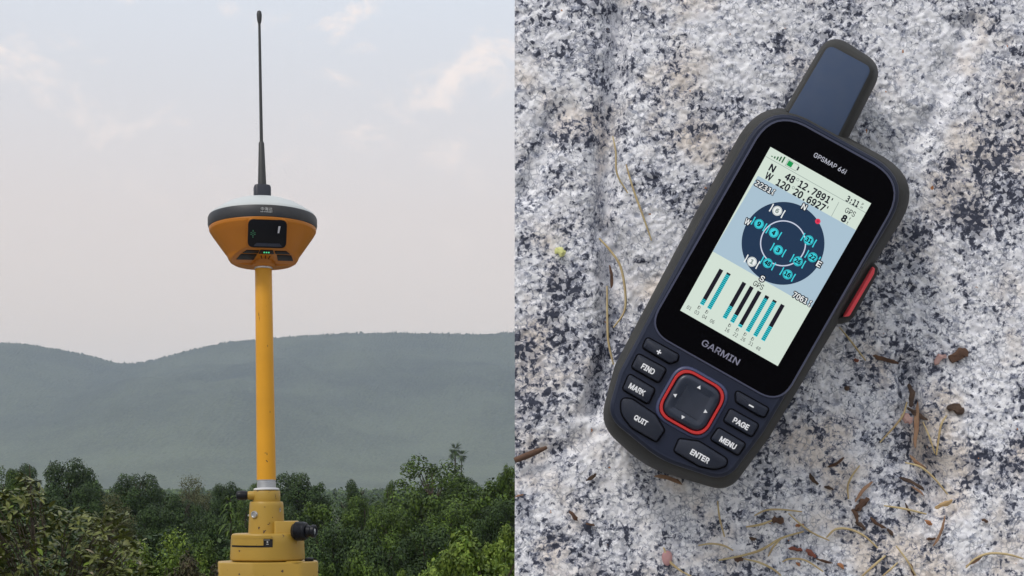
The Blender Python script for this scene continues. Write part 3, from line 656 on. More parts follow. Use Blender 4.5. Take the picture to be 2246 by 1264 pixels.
for (bx, by), (tx, ty), (sx_, sy_) in (((290, 528), (495, 150), (318, 470)), ((365, 570), (578, 190), (570, 205)), ((530, 672), (742, 290), (600, 545)), ((610, 715), (822, 335), (655, 638)), ((692, 765), (905, 385), (708, 740)), ((775, 812), (988, 433), (972, 462)), ((857, 862), (1068, 480), (1060, 496)), ((942, 910), (1150, 525), (1024, 762))):
    b0, t0, s0 = Dp(*cB(bx, by), ZS), Dp(*cB(tx, ty), ZS), Dp(*cB(sx_, sy_), ZS); hw = 4.7 * kS; xc = (b0[0] + t0[0]) / 2
    Rr = lambda y0, y1, x=xc: [(x - hw, y0), (x + hw, y0), (x + hw, y1), (x - hw, y1)]
    poly('signal_strength_bar', Rr(b0[1], t0[1]), layer(1), bar_m, scr); poly('strength_fill', Rr(b0[1], s0[1]), layer(2), cyan, scr)
    vv, ff, y = [], [], b0[1] + 1.9 * kS
    while y < s0[1] - 1.2 * kS:
        n_ = len(vv); vv += [(p[0], p[1], layer(3)) for p in Rr(y, y + 2.3 * kS)]; ff.append((n_, n_ + 1, n_ + 2, n_ + 3)); y += 4.1 * kS
    if ff: me = bpy.data.meshes.new('strength_ticks'); me.from_pydata(vv, [], ff); link('strength_ticks', me, teal, scr)
for s, q in (('01', (153, 560)), ('03', (235, 610)), ('04', (317, 658)), ('06', (400, 705)), ('16', (560, 798)), ('22', (648, 848)), ('26', (730, 895)), ('31', (812, 943)), ('48', (890, 992))): text(s, cB(*q), 10, 8.2, layer(1), ink, scr, .0, font='mono')
for q in ((260, 557), (342, 605), (585, 748), (668, 795), (750, 843), (830, 893)): text('D', cB(*q), 5.5, 7.6, layer(1), ink, scr)
text('GARMIN', cB(490, 1034), 92, 14.5, .03216, greyp, gl, .010, name='maker_logo'); text('GPSMAP 66i', cA(1040, 334), 80, 10.8, .03216, mat('pale_print', (.55, .57, .66), .5), gl, .010, name='model_lettering')
# keys
ZK = .0316
def key(pts, txt, c, w_, h, r=6, arrows=None):
    ol = rounded([(*Dp(*cF(*q[:2]), ZK), (q[2] if len(q) > 2 else r) * K * (SY - ZK)) for q in pts], 5)
    link('key_recess', prism(off(ol, -.0005), .0312, .03166), gapm, root)
    kb = link('key', prism(ol, .0312, .0330, .0007), keym, root, smooth=35)
    if txt in '+-':
        x, y = Dp(*cF(*c), .033); k = kS
        for dx, dy in ([(5.5, 1.5), (1.5, 5.5)] if txt == '+' else [(6, 1.6)]): poly('lettering', [(x - dx * k, y - dy * k), (x + dx * k, y - dy * k), (x + dx * k, y + dy * k), (x - dx * k, y + dy * k)], .03302 + (E if dx < 2 else 0), whitep, kb)
    else: text(txt, None, w_, h, .03303, whitep, kb, .035, pos=Dp(*cF(*c), .033))
key([(368, 188), (580, 305), (572, 345), (520, 362), (338, 255)], '+', (448, 285), 0, 0)
key([(308, 298), (497, 402), (447, 492), (264, 390)], 'FIND', (375, 400), 30, 11.5)
key([(248, 435), (420, 537), (374, 637), (204, 537)], 'MARK', (300, 538), 37, 11.5)
key([(196, 596, 10), (268, 606, 20), (425, 712, 10), (484, 815), (432, 892), (262, 795, 40), (190, 700, 40)], 'QUIT', (325, 748), 31, 11.5)
key([(585, 873), (720, 892, 20), (912, 1012, 10), (898, 1055, 10), (830, 1078, 30), (720, 1055, 20), (550, 955)], 'ENTER', (725, 990), 44, 11.5)
key([(966, 543), (1190, 668), (1160, 726), (1120, 712), (970, 622)], '-', (1072, 650), 0, 0)
key([(930, 668), (1122, 776), (1076, 858), (885, 752)], 'PAGE', (1003, 770), 37, 11.5)
key([(850, 798), (1033, 906), (984, 982), (796, 876)], 'MENU', (915, 900), 38, 11.5)
pc = Dp(*cF(670, 626), ZK); kk = K * (SY - ZK)
def sq(h, r): return rounded([(pc[0] + a * h * kk, pc[1] + b_ * h * kk, r * kk) for a, b_ in ((-1, -1), (1, -1), (1, 1), (-1, 1))], 10)
q1, q2 = sq(68, 39), sq(61.5, 35)
link('pad_surround', loft([R3(q1, .0313), R3(q1, .0318), R3(off(q1, .0004), .0322), R3(off(q2, -.0001), .0322), R3(q2, .0313)], False, False), mat('surround_plastic', (.05, .06, .13), .35), root, smooth=50)
q3, q4 = sq(60.5, 34), sq(53.8, 30)
link('red_ring', loft([R3(q3, .0313), R3(q3, .0328), R3(off(q3, .0002), .0331), R3(off(q4, -.0002), .0331), R3(q4, .0328), R3(q4, .0313)], False, False), redm, root, smooth=50)
link('key_recess', prism(sq(61, 34.5), .0312, .03168), gapm, root)
q5 = sq(52.5, 28)
pad = link('direction_pad', loft([R3(q5, .0313), R3(q5, .0326), R3(off(q5, .0007), .0334), R3(off(q5, .0018), .0335), R3(off(q5, .0030), .0331), R3(off(q5, .0037), .0330)]), mat('pad_rubber', (.013, .019, .036), .32, noise=(130, .6, (.028, .036, .062))), root, smooth=60)
for c, a in (((720, 525), 90), ((558, 577), 180), ((610, 725), 270), ((762, 688), 0)):
    x, y = Dp(*cF(*c), .0335); a = R(a)
    poly('arrow_mark', [(x + 5.2 * kS * math.cos(a + t_), y + 5.2 * kS * math.sin(a + t_)) for t_ in (0, R(120), R(240))], .03354, whitep, pad)
# side key bump on the right edge
ob = rounded([(*Dp(*c4(*q), .0205), 4 * kS) for q in ((1262, 850), (1310, 855), (1338, 885), (1332, 925), (1185, 1195), (1135, 1212), (1080, 1210))], 4)
link('key_guard', prism(ob, .006, .0222, .001), rubber, root, smooth=40)
ob = rounded([(*Dp(*c4(*q), .0238), 4 * kS) for q in ((1302, 872), (1320, 888), (1314, 922), (1160, 1186), (1114, 1192))], 4)
link('rescue_key', prism(ob, .012, .0240, .0006), redk, root, smooth=40)
# stub antenna
ant = [(-141, 290, 4), (-138, 489, 44), (4, 481, 48), (13, 290, 4)]
oa = UO(ant, .014); ant2 = [(-133, 288, 4), (-131, 470, 28), (-14, 468, 26), (-4, 288, 4)]; ob_ = UO(ant2, .0255)
an = link('stub_antenna', loft([R3(off(oa, .003), .004), R3(off(oa, .0006), .007), R3(oa, .014), R3(UO(between(ant, ant2, .15), .018), .018), R3(UO(between(ant, ant2, .5), .0235), .0235), R3(ob_, .0262), R3(off(ob_, .0006), .0264)]), rubber, root, smooth=50)
op = UO([(-129, 284, 2), (-126, 463, 17), (-18, 465, 17), (-9, 284, 2)], .0265)
link('antenna_panel', prism(op, .0255, .02665, .0002), panelm, an, smooth=40)
gp = Dp(*c4(1085, 45), .0285)

# ------------------------------------------------------------------ satellite receiver, pole and tribrach (2.5 m away)
D0 = 2.5; S = K * D0         # metres per photo pixel there
base0 = P(588, 1264, D0)
LEAN = Matrix.Rotation(R(-1.25), 4, 'Y') @ Matrix.Rotation(R(-2.0), 4, 'X')
def at_axis(y):              # a point on the leaning axis at photo height y
    h = (1076 - y) * S; p = P(584.5, 1076, D0); return p + LEAN.to_3x3() @ Vector((0, 0, h))
amber = paint('amber_paint', (.72, .335, .016), .74, (.06, .035, .02)); yellow = paint('yellow_enamel', (.42, .262, .042), .70, (.08, .045, .03))
orange = mat('orange_casing', (.50, .175, .016), .38, spec=.4, noise=(25, .3, (.42, .135, .014)), bump=(900, .05, .0003))
white = mat('white_dome', (.50, .525, .52), .45, noise=(25, .3, (.6, .62, .6))); band = mat('charcoal_band', (.022, .024, .030), .5, noise=(40, .5, (.06, .055, .05)))
blackp = mat('black_plastic', (.006, .007, .011), .42, spec=.28); darkp = mat('dark_whip', (.035, .036, .037), .55); steel = mat('steel', (.62, .62, .62), .35, 1.0, noise=(80, .5, (.4, .4, .4)))
rec = empty('satellite_receiver'); hp = at_axis(500); yaw = Matrix.Rotation(math.atan2(hp.x, hp.y) * -1 + R(4), 4, 'Z')
rec.matrix_world = Matrix.Translation(hp) @ LEAN @ yaw @ Matrix.Rotation(R(-2.5), 4, 'X') @ Matrix.Diagonal((.972, .972, 1, 1))
tag(rec, 'orange and white satellite survey receiver with whip antenna on top of the yellow pole', 'survey receiver')
def body_mesh():
    prof = []
    key_ = [(118, 3), (119, 0), (118, -6), (112, -16), (100, -33), (88, -50), (80, -61), (77, -68), (73, -74), (66, -78), (45, -80), (20, -81), (0.5, -81)]
    for (r0, z0), (r1, z1) in zip(key_, key_[1:]):
        for j in range(5): prof.append((r0 + (r1 - r0) * j / 5, z0 + (z1 - z0) * j / 5))
    prof.append(key_[-1]); nn = 144; rings = []
    for r, z in prof:
        rg = []
        for i in range(nn):
            a = 2 * math.pi * i / nn; x, y = r * math.cos(a), r * math.sin(a)
            lim = 109 + (z + 8) * (109 - 69) / 54 if z > -62 else 69
            zz = z
            if y < -lim and z < -5: y = -lim
            if y < 0:
                pl = -58 - 20 * (y + 70) / 70
                inside = max(0, 1 - (abs(x) / 74) ** 10)
                if zz < pl: zz = zz + (pl - zz) * inside
            rg.append((x * S, y * S, zz * S))
        rings.append(rg)
    return loft(rings)
link('casing', body_mesh(), orange, rec, smooth=38)
link('band', lathe([(117 * S, 1 * S), (119.5 * S, 2 * S), (121 * S, 8 * S), (121 * S, 22 * S), (119 * S, 27 * S), (116 * S, 28 * S)], 128), band, rec, smooth=40)
link('dome', lathe([(117 * S, 27 * S), (115 * S, 32 * S), (105 * S, 38 * S), (94 * S, 46 * S), (78 * S, 55 * S), (60 * S, 62 * S), (40 * S, 67 * S), (20 * S, 70 * S), (1 * S, 71 * S)], 96), white, rec, smooth=60)
# lettering wrapped round the band
def wrap(me, rad, h0):
    for v in me.vertices:
        a = v.co.x / rad; v.co = Vector((rad * math.sin(a), -rad * math.cos(a), h0 + v.co.y))
    return me
def band_text(s, wpx, hpx, h0, bold):
    me = glyphs(s, bold, 'fallback').copy(); v = np.array([q.co for q in me.vertices]); lo, hi_ = v.min(0), v.max(0)
    bm = bmesh.new(); bm.from_mesh(me); bmesh.ops.subdivide_edges(bm, edges=[e_ for e_ in bm.edges if e_.calc_length() > .5], cuts=2); bm.to_mesh(me); bm.free()
    me.transform(Matrix.Diagonal((wpx * S / (hi_[0] - lo[0]), hpx * S / (hi_[1] - lo[1]), 1, 1)) @ Matrix.Translation((-(lo[0] + hi_[0]) / 2, -(lo[1] + hi_[1]) / 2, 0)))
    me.materials.clear(); link('lettering', wrap(me, 121.6 * S, h0 * S), mat('band_print', (.75, .76, .76), .5), rec)
band_text('中海达', 25, 7.5, 17, .01); band_text('HI-TARGET', 26, 2.2, 10.8, .04)
# display bezel lying on the flat front facet
fa = math.atan2(40, 54)       # facet leans back by this much
FM = Matrix.Translation((2.5 * S, -95.0 * S, -30.5 * S)) @ Matrix.Rotation(R(90) + fa * 1.0, 4, 'X')
def rr(w_, h, r, cx=0, cy=0): return rounded([(cx + a * w_ / 2 * S, cy + b_ * h / 2 * S, r * S) for a, b_ in ((-1, -1), (1, -1), (1, 1), (-1, 1))], 6)
bz = link('display_bezel', xf(prism(rr(84, 66, 13), -6 * S, 2.2 * S, 1.2 * S), FM), blackp, rec, smooth=40)
link('bezel_edge', xf(prism(rr(88, 70, 15), -6 * S, .8 * S, .6 * S), FM), orange, rec, smooth=40)
link('display_frame', xf(prism(rounded([(a * S, b_ * S, 2 * S) for a, b_ in ((-31, -29), (34, -29), (27, -21.5), (-22, -21.5))], 3), 1.2 * S, 2.7 * S, .2 * S), FM), mat('frame_grey', (.035, .042, .065), .4), bz)
link('display', xf(prism(rr(44, 44, 3, 3, 2), 2.2 * S, 2.7 * S, .2 * S), FM), mat('dark_display', (.035, .030, .045), .2), bz, smooth=40)
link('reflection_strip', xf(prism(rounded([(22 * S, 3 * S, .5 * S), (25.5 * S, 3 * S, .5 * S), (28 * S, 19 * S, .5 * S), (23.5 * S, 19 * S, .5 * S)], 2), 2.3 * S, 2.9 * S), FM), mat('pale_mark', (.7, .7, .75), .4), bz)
dots = [xf(lathe([(.9 * S, 0), (.9 * S, .5 * S)], 8), FM @ Matrix.Translation((x * S, y * S, 2.3 * S))) for x, y in ((-31, 0), (-31, -4), (-31, 4), (-35, 2), (-35, -2), (-27, 2), (-27, -2), (-31, -8), (-31, 7))]
link('indicator_mark', join(*dots), mat('green_print', (.12, .5, .25), .5), bz)
# lower status panel on the sloping underside
pa = math.atan2(20, 70)
PM = Matrix.Translation((0, -70 * S, -58 * S)) @ Matrix.Rotation(-pa, 4, 'X') @ Matrix.Rotation(math.pi, 4, 'X')      # local y towards the viewer, z out of the underside
def under(pts, m_, name, par, h=1.2):
    return link(name, xf(prism(rounded([(x * S, -y * S, 1.5 * S) for x, y in pts], 3), -1 * S, h * S, .4 * S), PM), m_, par, smooth=40)
sp = under([(-40, 8), (-13, 8), (-15, 22), (-50, 22)], blackp, 'status_panel', rec)
under([(-13 + 2, 6), (17, 6), (20, 23), (-14, 23)], blackp, 'status_panel', rec)
under([(20, 8), (46, 8), (56, 22), (23, 22)], blackp, 'status_panel', rec)
under([(-52, 26), (-17, 26), (-23, 52), (-62, 52)], blackp, 'status_panel', rec)
under([(26, 26), (58, 26), (66, 52), (30, 52)], blackp, 'status_panel', rec)
link('neck', lathe([(20 * S, -50 * S), (28 * S, -60 * S), (26 * S, -80 * S), (21 * S, -84.5 * S), (12 * S, -84.6 * S)], 40), orange, rec, smooth=40)
gl_ = mat('green_lamp', (.02, .2, .08), .4, emit=((.1, .9, .4), .5))
for x in (-2, 3, 8): under([(x - 1.6, 12), (x + 1.6, 12), (x + 1.6, 18), (x - 1.6, 18)], gl_, 'status_lamp', rec, 1.8)
for x0, x1 in ((-8, -5), (2, 2.5), (12, 9)): under([(x0 - 1, 32), (x0 + 1, 32), (x1 + 1.2, 48), (x1 - 1.2, 48)], mat('vent_dark', (.12, .03, .01), .8), 'vent_slot', rec, .9)
# whip antenna
link('antenna_socket', xf(prism(rr(38, 34, 9), 66 * S, 99 * S, 6 * S), Matrix.Identity(4)), mat('socket_plastic', (.018, .02, .032), .45), rec, smooth=40)
link('antenna_sleeve', lathe([(9.8 * S, 98 * S), (9.3 * S, 104 * S), (6.2 * S, 194 * S), (4.6 * S, 197 * S)], 24), darkp, rec, smooth=40)
wh = link('antenna_whip', lathe([(3.9 * S, 190 * S), (3.4 * S, 300 * S), (3.1 * S, 400 * S), (2.8 * S, 472 * S)], 16), darkp, rec, smooth=40)
link('tip', lathe([(3.6 * S, 466 * S), (5.2 * S, 474 * S), (5.9 * S, 486 * S), (4.6 * S, 493 * S), (1.5 * S, 495 * S)], 16), darkp, wh, smooth=60)
link('clip', xf(prism(rr(8, 3, 1, 4), -1.5 * S, 1.5 * S), Matrix.Translation((0, 0, 372 * S)) @ Matrix.Rotation(R(90), 4, 'X')), darkp, wh)

# pole
pole = empty('survey_pole'); pole.matrix_world = Matrix.Translation(at_axis(1076)) @ LEAN
tag(pole, 'scratched amber yellow pole carrying the receiver above its steel collar', 'pole')
hh = lambda y: (1076 - y) * S
link('tube', lathe([(20.6 * S, hh(1053)), (20.6 * S, hh(1050)), (19.2 * S, hh(800)), (18.3 * S, hh(590)), (17.6 * S, hh(587))], 48), amber, pole, smooth=40)
link('upper_ring', lathe([(18 * S, hh(588)), (19.6 * S, hh(587)), (19.6 * S, hh(583)), (18 * S, hh(582)), (17.4 * S, hh(576))], 48), steel, pole, smooth=40)
link('collar', lathe([(20.3 * S, hh(1074)), (20.3 * S, hh(1058)), (19.4 * S, hh(1057)), (19.4 * S, hh(1056)), (20.4 * S, hh(1055)), (20.4 * S, hh(1053))], 48), mat('brushed_aluminium', (.5, .51, .52), .5, .7, noise=(120, .5, (.35, .35, .36))), pole, smooth=40)
link('flange', lathe([(26 * S, hh(1075.5)), (27.5 * S, hh(1075)), (27.5 * S, hh(1072)), (25 * S, hh(1071))], 48), mat('pale_flange', (.72, .72, .72), .5), pole, smooth=40)

# tribrach with carrier
tri = empty('tribrach'); tp = P(584.5, 1230, D0); tri.location = tp; tri.rotation_euler.z = math.atan2(tp.x, tp.y) * -1
tag(tri, 'chipped yellow instrument base with black eyepiece knob under the pole', 'tribrach')
H = lambda y: (1230 - y) * S
def cyl(name, x0, y0, rpx, m_, parent=tri, n=64, prof=None):
    return link(name, xf(lathe(prof, n), Matrix.Translation((x0 * S, y0 * S, 0))), m_, parent, smooth=40)
cyl('adapter_head', 0, 0, 0, yellow, prof=[(29 * S, H(1101)), (29.5 * S, H(1099)), (29.5 * S, H(1078)), (28.5 * S, H(1076.5)), (20 * S, H(1076))])
cyl('carrier', 0, 0, 0, yellow, prof=[(39 * S, H(1172)), (38.6 * S, H(1165)), (36.5 * S, H(1110)), (35.6 * S, H(1102)), (34.5 * S, H(1100.5)), (20 * S, H(1100))])
cyl('housing', 2.5, 2, 0, yellow, prof=[(77 * S, H(1229)), (80 * S, H(1226)), (80 * S, H(1219)), (78.5 * S, H(1190)), (77.5 * S, H(1175)), (75 * S, H(1171)), (70 * S, H(1170)), (30 * S, H(1169.5))])
# raised collar step and arm towards the eyepiece
arm = rounded([(17 * S, -48 * S, 6 * S), (66 * S, -50 * S, 6 * S), (70 * S, 20 * S, 10 * S), (10 * S, 20 * S, 6 * S)], 5)
link('eyepiece_arm', prism(arm, H(1192), H(1143), 1.5 * S), yellow, tri, smooth=40)
wedge = rounded([(-74 * S, -46 * S, 10 * S), (12 * S, -82 * S, 14 * S), (12 * S, -20 * S, 3 * S), (-60 * S, -10 * S, 3 * S)], 5)
ax = Matrix.Translation((62 * S, -50 * S, H(1164.5))) @ Matrix.Rotation(R(-24), 4, 'Z') @ Matrix.Rotation(R(90), 4, 'Y')
kp = [(15 * S, -6 * S), (19 * S, 0)]
for k in range(6): kp += [(20.5 * S, (1 + k * 3.2) * S), (20.9 * S, (2.2 + k * 3.2) * S), (20.0 * S, (3.2 + k * 3.2) * S)]
kp += [(19.5 * S, 22 * S), (17.5 * S, 25 * S), (13 * S, 26 * S)]
kn = link('focus_knob', xf(lathe(kp, 40), ax), blackp, tri, smooth=30)
link('eyepiece', xf(lathe([(12 * S, 25 * S), (13 * S, 28 * S), (11.5 * S, 35 * S), (14 * S, 38 * S), (14 * S, 44 * S), (12 * S, 46 * S), (8.5 * S, 46 * S), (7.5 * S, 43 * S), (1 * S, 43 * S)], 36), ax), blackp, kn, smooth=30)
link('lens', xf(lathe([(7 * S, 43.4 * S), (4 * S, 44.6 * S), (.5 * S, 45 * S)], 24), ax), mat('lens_glass', (.45, .47, .5), .08, .5), kn, smooth=60)
# clamp on the left
axl = Matrix.Translation((-28 * S, -6 * S, H(1087))) @ Matrix.Rotation(R(-90), 4, 'Y')
link('clamp_stub', xf(lathe([(9.5 * S, -4 * S), (9.5 * S, 9 * S), (8.5 * S, 12 * S), (5 * S, 12.5 * S)], 28), axl), yellow, tri, smooth=40)
link('clamp_knob', xf(lathe([(6 * S, 11 * S), (10 * S, 14 * S), (10.3 * S, 26 * S), (9.6 * S, 33 * S), (7 * S, 36 * S), (2 * S, 36.5 * S)], 28), axl), blackp, tri, smooth=40)
link('locking_screw', xf(lathe([(8 * S, -6 * S), (8 * S, 2 * S), (7 * S, 3.2 * S), (5.6 * S, 3.2 * S), (5.4 * S, 1.8 * S), (1 * S, 1.8 * S)], 24), Matrix.Translation((-25.5 * S, -28.5 * S, H(1128.5))) @ Matrix.Rotation(R(-38), 4, 'Z') @ Matrix.Rotation(R(90), 4, 'X')), steel, tri, smooth=40)
link('set_screw', xf(lathe([(2.5 * S, -3 * S), (2.5 * S, 2 * S), (1 * S, 3 * S)], 12), Matrix.Translation((-37 * S, 0, H(1131))) @ Matrix.Rotation(R(-90), 4, 'Y')), steel, tri)
# recessed lever slot on the front of the housing: dark slot, lever and window
def bent(x0, x1, y0, y1, r0, r1, n=16):   # block following the housing's curve between photo x0..x1 (from its axis) and heights y0..y1
    a0, a1 = math.asin(max(-.999, x0 / r1)), math.asin(min(.999, x1 / r1)); rg = []
    for k in range(n + 1):
        a = a0 + (a1 - a0) * k / n; s_, c_ = math.sin(a), -math.cos(a)
        rg.append([(r0 * S * s_, r0 * S * c_, H(y1)), (r1 * S * s_, r1 * S * c_, H(y1)), (r1 * S * s_, r1 * S * c_, H(y0)), (r0 * S * s_, r0 * S * c_, H(y0))])
    return xf(loft(rg), Matrix.Translation((2.5 * S, 2 * S, 0)))
darkgap = mat('dark_gap', (.01, .008, .008), .8)
link('slot', bent(-76, 10.5, 1181, 1198.5, 70, 79.3), darkgap, tri)
link('lever', bent(-75.5, -9, 1179.5, 1194.5, 70, 81), yellow, tri, smooth=30)
link('lever_cover', bent(-76.5, 8, 1173, 1179.5, 66, 81.5), yellow, tri, smooth=30)
link('scale_mark', join(bent(-2, 1, 1185, 1189, 70, 79.9, 2), bent(-3, 2, 1191, 1192.5, 70, 79.9, 2), bent(-8, 5, 1182, 1183, 70, 79.9, 3)), mat('scale_print', (.4, .4, .38), .6), tri)
link('notch', xf(prism(rr(14, 8, 2, -1, -66), H(1172), H(1168.6), 0), Matrix.Identity(4)), mat('grey_metal', (.25, .24, .22), .5, .6), tri)
cyl('seat_gap', 2, 2, 0, darkgap, prof=[(74 * S, H(1233)), (74 * S, H(1228))])
plate = rounded([(-101 * S, -62 * S, 22 * S), (-30 * S, -92 * S, 30 * S), (72 * S, -84 * S, 24 * S), (110 * S, -50 * S, 16 * S), (110 * S, 40 * S, 30 * S), (40 * S, 92 * S, 40 * S), (-60 * S, 90 * S, 40 * S), (-104 * S, 30 * S, 30 * S)], 8)
bpz = link('base_plate', prism(plate, H(1285), H(1231), 2.5 * S), yellow, tri, smooth=40)
for x, y in ((-102, -52), (109, -45)): link('plug', xf(lathe([(2.6 * S, -1 * S), (2.6 * S, 2 * S), (1 * S, 2.2 * S)], 12), Matrix.Translation((x * S, y * S, H(1254))) @ Matrix.Rotation(R(90 if x > 0 else -90), 4, 'Y')), darkgap, bpz)
link('levelling_screw', xf(lathe([(9 * S, H(1234)), (9.5 * S, H(1230)), (9.5 * S, H(1224.5)), (7.5 * S, H(1223.5)), (1 * S, H(1223))], 24), Matrix.Translation((91 * S, -30 * S, 0))), blackp, tri, smooth=40)
link('screw_boss', xf(lathe([(20 * S, H(1232)), (20 * S, H(1230)), (17 * S, H(1229.2)), (1 * S, H(1229))], 32), Matrix.Translation((60 * S, -66 * S, 0))), yellow, tri, smooth=40)
# scuffs: little chips lying on the curved paint
def chip_on(par, m_, r_, a_deg, z, w_, h_, M=None, name='paint_chip'):
    q = random.Random(int(z * 1e5) + a_deg); pts = []
    for i in range(9):
        t_ = 2 * math.pi * i / 9; f = q.uniform(.5, 1.2); a = R(a_deg) + w_ * f * math.cos(t_) * S / r_; pts.append((r_ * math.sin(a), -r_ * math.cos(a), z + h_ * f * math.sin(t_) * S))
    me = bpy.data.meshes.new(name); me.from_pydata(pts, [], [tuple(range(9))]); return link(name, me, m_, par)
scuff = mat('bare_dark', (.07, .04, .025), .7); pale_s = mat('worn_sticker', (.45, .43, .38), .6, noise=(900, .8, (.15, .12, .1)))
yw = math.degrees(math.atan2(tp.x, tp.y))
for y, a, w_, h_ in ((995, -4, 3, 1), (997, 6, 1, 4), (1012, 2, 1.5, 2), (1014, 8, 1, 1.5), (690, -38, .9, 6), (700, -34, .8, 5), (905, 30, 1, 2), (760, 20, .8, 3)):
    rr_ = np.interp(y, [590, 800, 1050], [18.3, 19.2, 20.6]) * S + .00006; chip_on(pole, scuff, rr_, int(a - yw), hh(y), w_, h_)
for y, a, w_, h_ in ((1150, 6, 3, 1), (1147, 10, 2, 1), (1157, -24, 2, 4), (1112, -6, 1.5, 1), (1135, 20, 1, 2)): chip_on(tri, scuff, (39 - (1170 - y) * .035) * S + .0001, a, H(y), w_, h_)
chip_on(tri, pale_s, 37 * S + .0002, 52, H(1118), 4, 6, name='worn_sticker'); chip_on(tri, scuff, 37 * S + .0004, 50, H(1117), 1.2, 2)
for y, a, w_, h_ in ((1088, 40, .8, 5), (1094, 43, 2, .8), (1080, 10, 1, 1)): chip_on(tri, scuff, 29.6 * S + .0001, a, H(y), w_, h_)
# concrete pier that carries the instrument
tz = tp.z + H(1285); pr = rounded([(-.11, -.11, .01), (.11, -.11, .01), (.11, .11, .01), (-.11, .11, .01)], 3)
pier = link('concrete_pier', prism(pr, 0, tz - .0005, .008), conc, smooth=40); pier.location = (tp.x, tp.y, 0)
tag(pier, 'square concrete pier that carries the yellow instrument base', 'pier')

# ------------------------------------------------------------------ litter on the slab
straw = mat('dry_needle', (.55, .45, .24), .6, noise=(150, .8, (.40, .27, .13))); straw2 = mat('red_needle', (.45, .24, .10), .6)
c5, c8, c9, c10 = crop(1129, 200, 1.916), crop(1780, 560, 2.873), crop(1500, 960, 3.011), crop(1129, 760, 2.508)
ND = [
 (c5, [(412, 190), (425, 260), (430, 350), (475, 430)], 2.2, 'kinked pale needle at the top end of the dark groove'),
 (c5, [(468, 310), (500, 420), (540, 530), (575, 630)], 2.4, 'straight pale needle just beside the kinked one above the device shoulder'),
 (c5, [(355, 620), (400, 670), (445, 740), (465, 850), (460, 930), (415, 995)], 3.0, 'long bowed needle with a rusty tip beside the device'),
 (c5, [(388, 820), (390, 980), (395, 1060), (415, 1150)], 2.8, 'nearly straight needle running down to the device next to the bowed one'),
 (c8, [(175, 455), (250, 550), (340, 665)], 2.2, 'thin needle just below the red side key'),
 (c8, [(600, 925), (560, 1030), (430, 1180)], 2.4, 'slanting needle leaning on the dark bark cluster'),
 (c8, [(850, 1010), (810, 1080), (785, 1260)], 2.6, 'curved needle under the dark cone scale'),
 (c8, [(700, 1050), (740, 1150), (775, 1250)], 2.0, 'thin dark needle between the tan stick and the curved needle'),
 (c9, [(1160, 185), (1110, 250), (1080, 320), (1085, 405)], 2.4, 'hooked needle above the brown bark crumbs'),
 (c9, [(1460, 165), (1560, 195), (1650, 270), (1740, 375)], 2.4, 'arched needle ending at the short tan stick'),
 (c9, [(1320, 450), (1450, 470), (1600, 505)], 2.4, 'level needle between bark crumbs and the short tan stick'),
 (c9, [(222, 420), (235, 530), (268, 655)], 2.2, 'upright needle just below the device foot'),
 (c9, [(465, 515), (540, 480), (640, 475), (780, 490)], 2.3, 'shallow arched needle over the square brown flake'),
 (c9, [(410, 590), (500, 575), (580, 548)], 2.8, 'short needle touching the square brown flake'),
 (c9, [(690, 500), (760, 565), (850, 630), (960, 680)], 2.3, 'needle crossing the small orange flake'),
 (c9, [(940, 660), (1000, 605), (1090, 605), (1190, 650), (1280, 730)], 2.8, 'boldly arched needle like a bridge near the picture foot'),
 (c9, [(230, 810), (400, 775), (520, 735), (640, 665), (790, 620)], 3.0, 'longest sweeping needle rising from the picture foot'),
 (c9, [(555, 785), (590, 720), (640, 668)], 2.2, 'short needle branching under the longest sweeping one'),
 (c9, [(95, 712), (180, 700), (260, 712), (325, 745)], 2.4, 'small arched needle left of the longest sweeping one'),
 (c9, [(395, 800), (500, 825), (590, 870), (640, 910)], 2.6, 'needle curving down to the picture foot under the sweeping one'),
 (c9, [(650, 820), (700, 800), (800, 810), (920, 885)], 2.4, 'flat arched needle under the red brown flakes'),
 (c9, [(1175, 915), (1250, 845), (1330, 780)], 3.0, 'thick orange tinted needle leaving the picture foot'),
 (c9, [(1310, 915), (1360, 870), (1410, 825)], 2.4, 'short needle parallel to the thick orange tinted one'),
 (c9, [(1400, 715), (1470, 810), (1530, 910)], 2.2, 'needle falling steeply to the picture foot past the parallel pair'),
 (c9, [(1860, 860), (1920, 800), (2010, 765), (2130, 770), (2240, 800)], 2.8, 'arched needle running out at the far edge of the slab view'),
 (c9, [(0, 890), (70, 930)], 2.4, 'needle stub cut by the picture foot below the pink seed pod'),
]
g = random.Random(3)
def on(px, py, lift=0.0): p = P(px, py, SY + .0012); p.y = SY + .0010 - lift; return p
for fn, pts, wpx, lb in ND:
    path = smooth_path([on(*fn(x, y), .0004 + .0008 * math.sin(math.pi * i / max(1, len(pts) - 1))) for i, (x, y) in enumerate(pts)], 5)
    c_ = path[len(path) // 2].copy(); k = K * SY; n_ = len(path)
    me = tube([p - c_ for p in path], [wpx * k * (.45 + .55 * math.sin(math.pi * (.12 + .8 * i / n_))) for i in range(n_)], 6)
    o = link('pine_needle', me, straw2 if 'rusty' in lb and 0 else straw, smooth=60); o.location = c_
    tag(o, lb, 'pine needle', 'dry pine needles on the granite')
brn = mat('bark_brown', (.14, .075, .045), .85, noise=(300, .8, (.07, .04, .03)), bump=(900, .6, .0005)); tan = mat('bark_tan', (.34, .21, .13), .8, noise=(300, .7, (.28, .15, .09)), bump=(900, .5, .0004))
ltan = mat('wood_pale', (.55, .38, .19), .8, noise=(300, .6, (.4, .26, .13))); drk = mat('bark_dark', (.06, .04, .032), .9, noise=(300, .7, (.12, .075, .05)), bump=(900, .6, .0005))
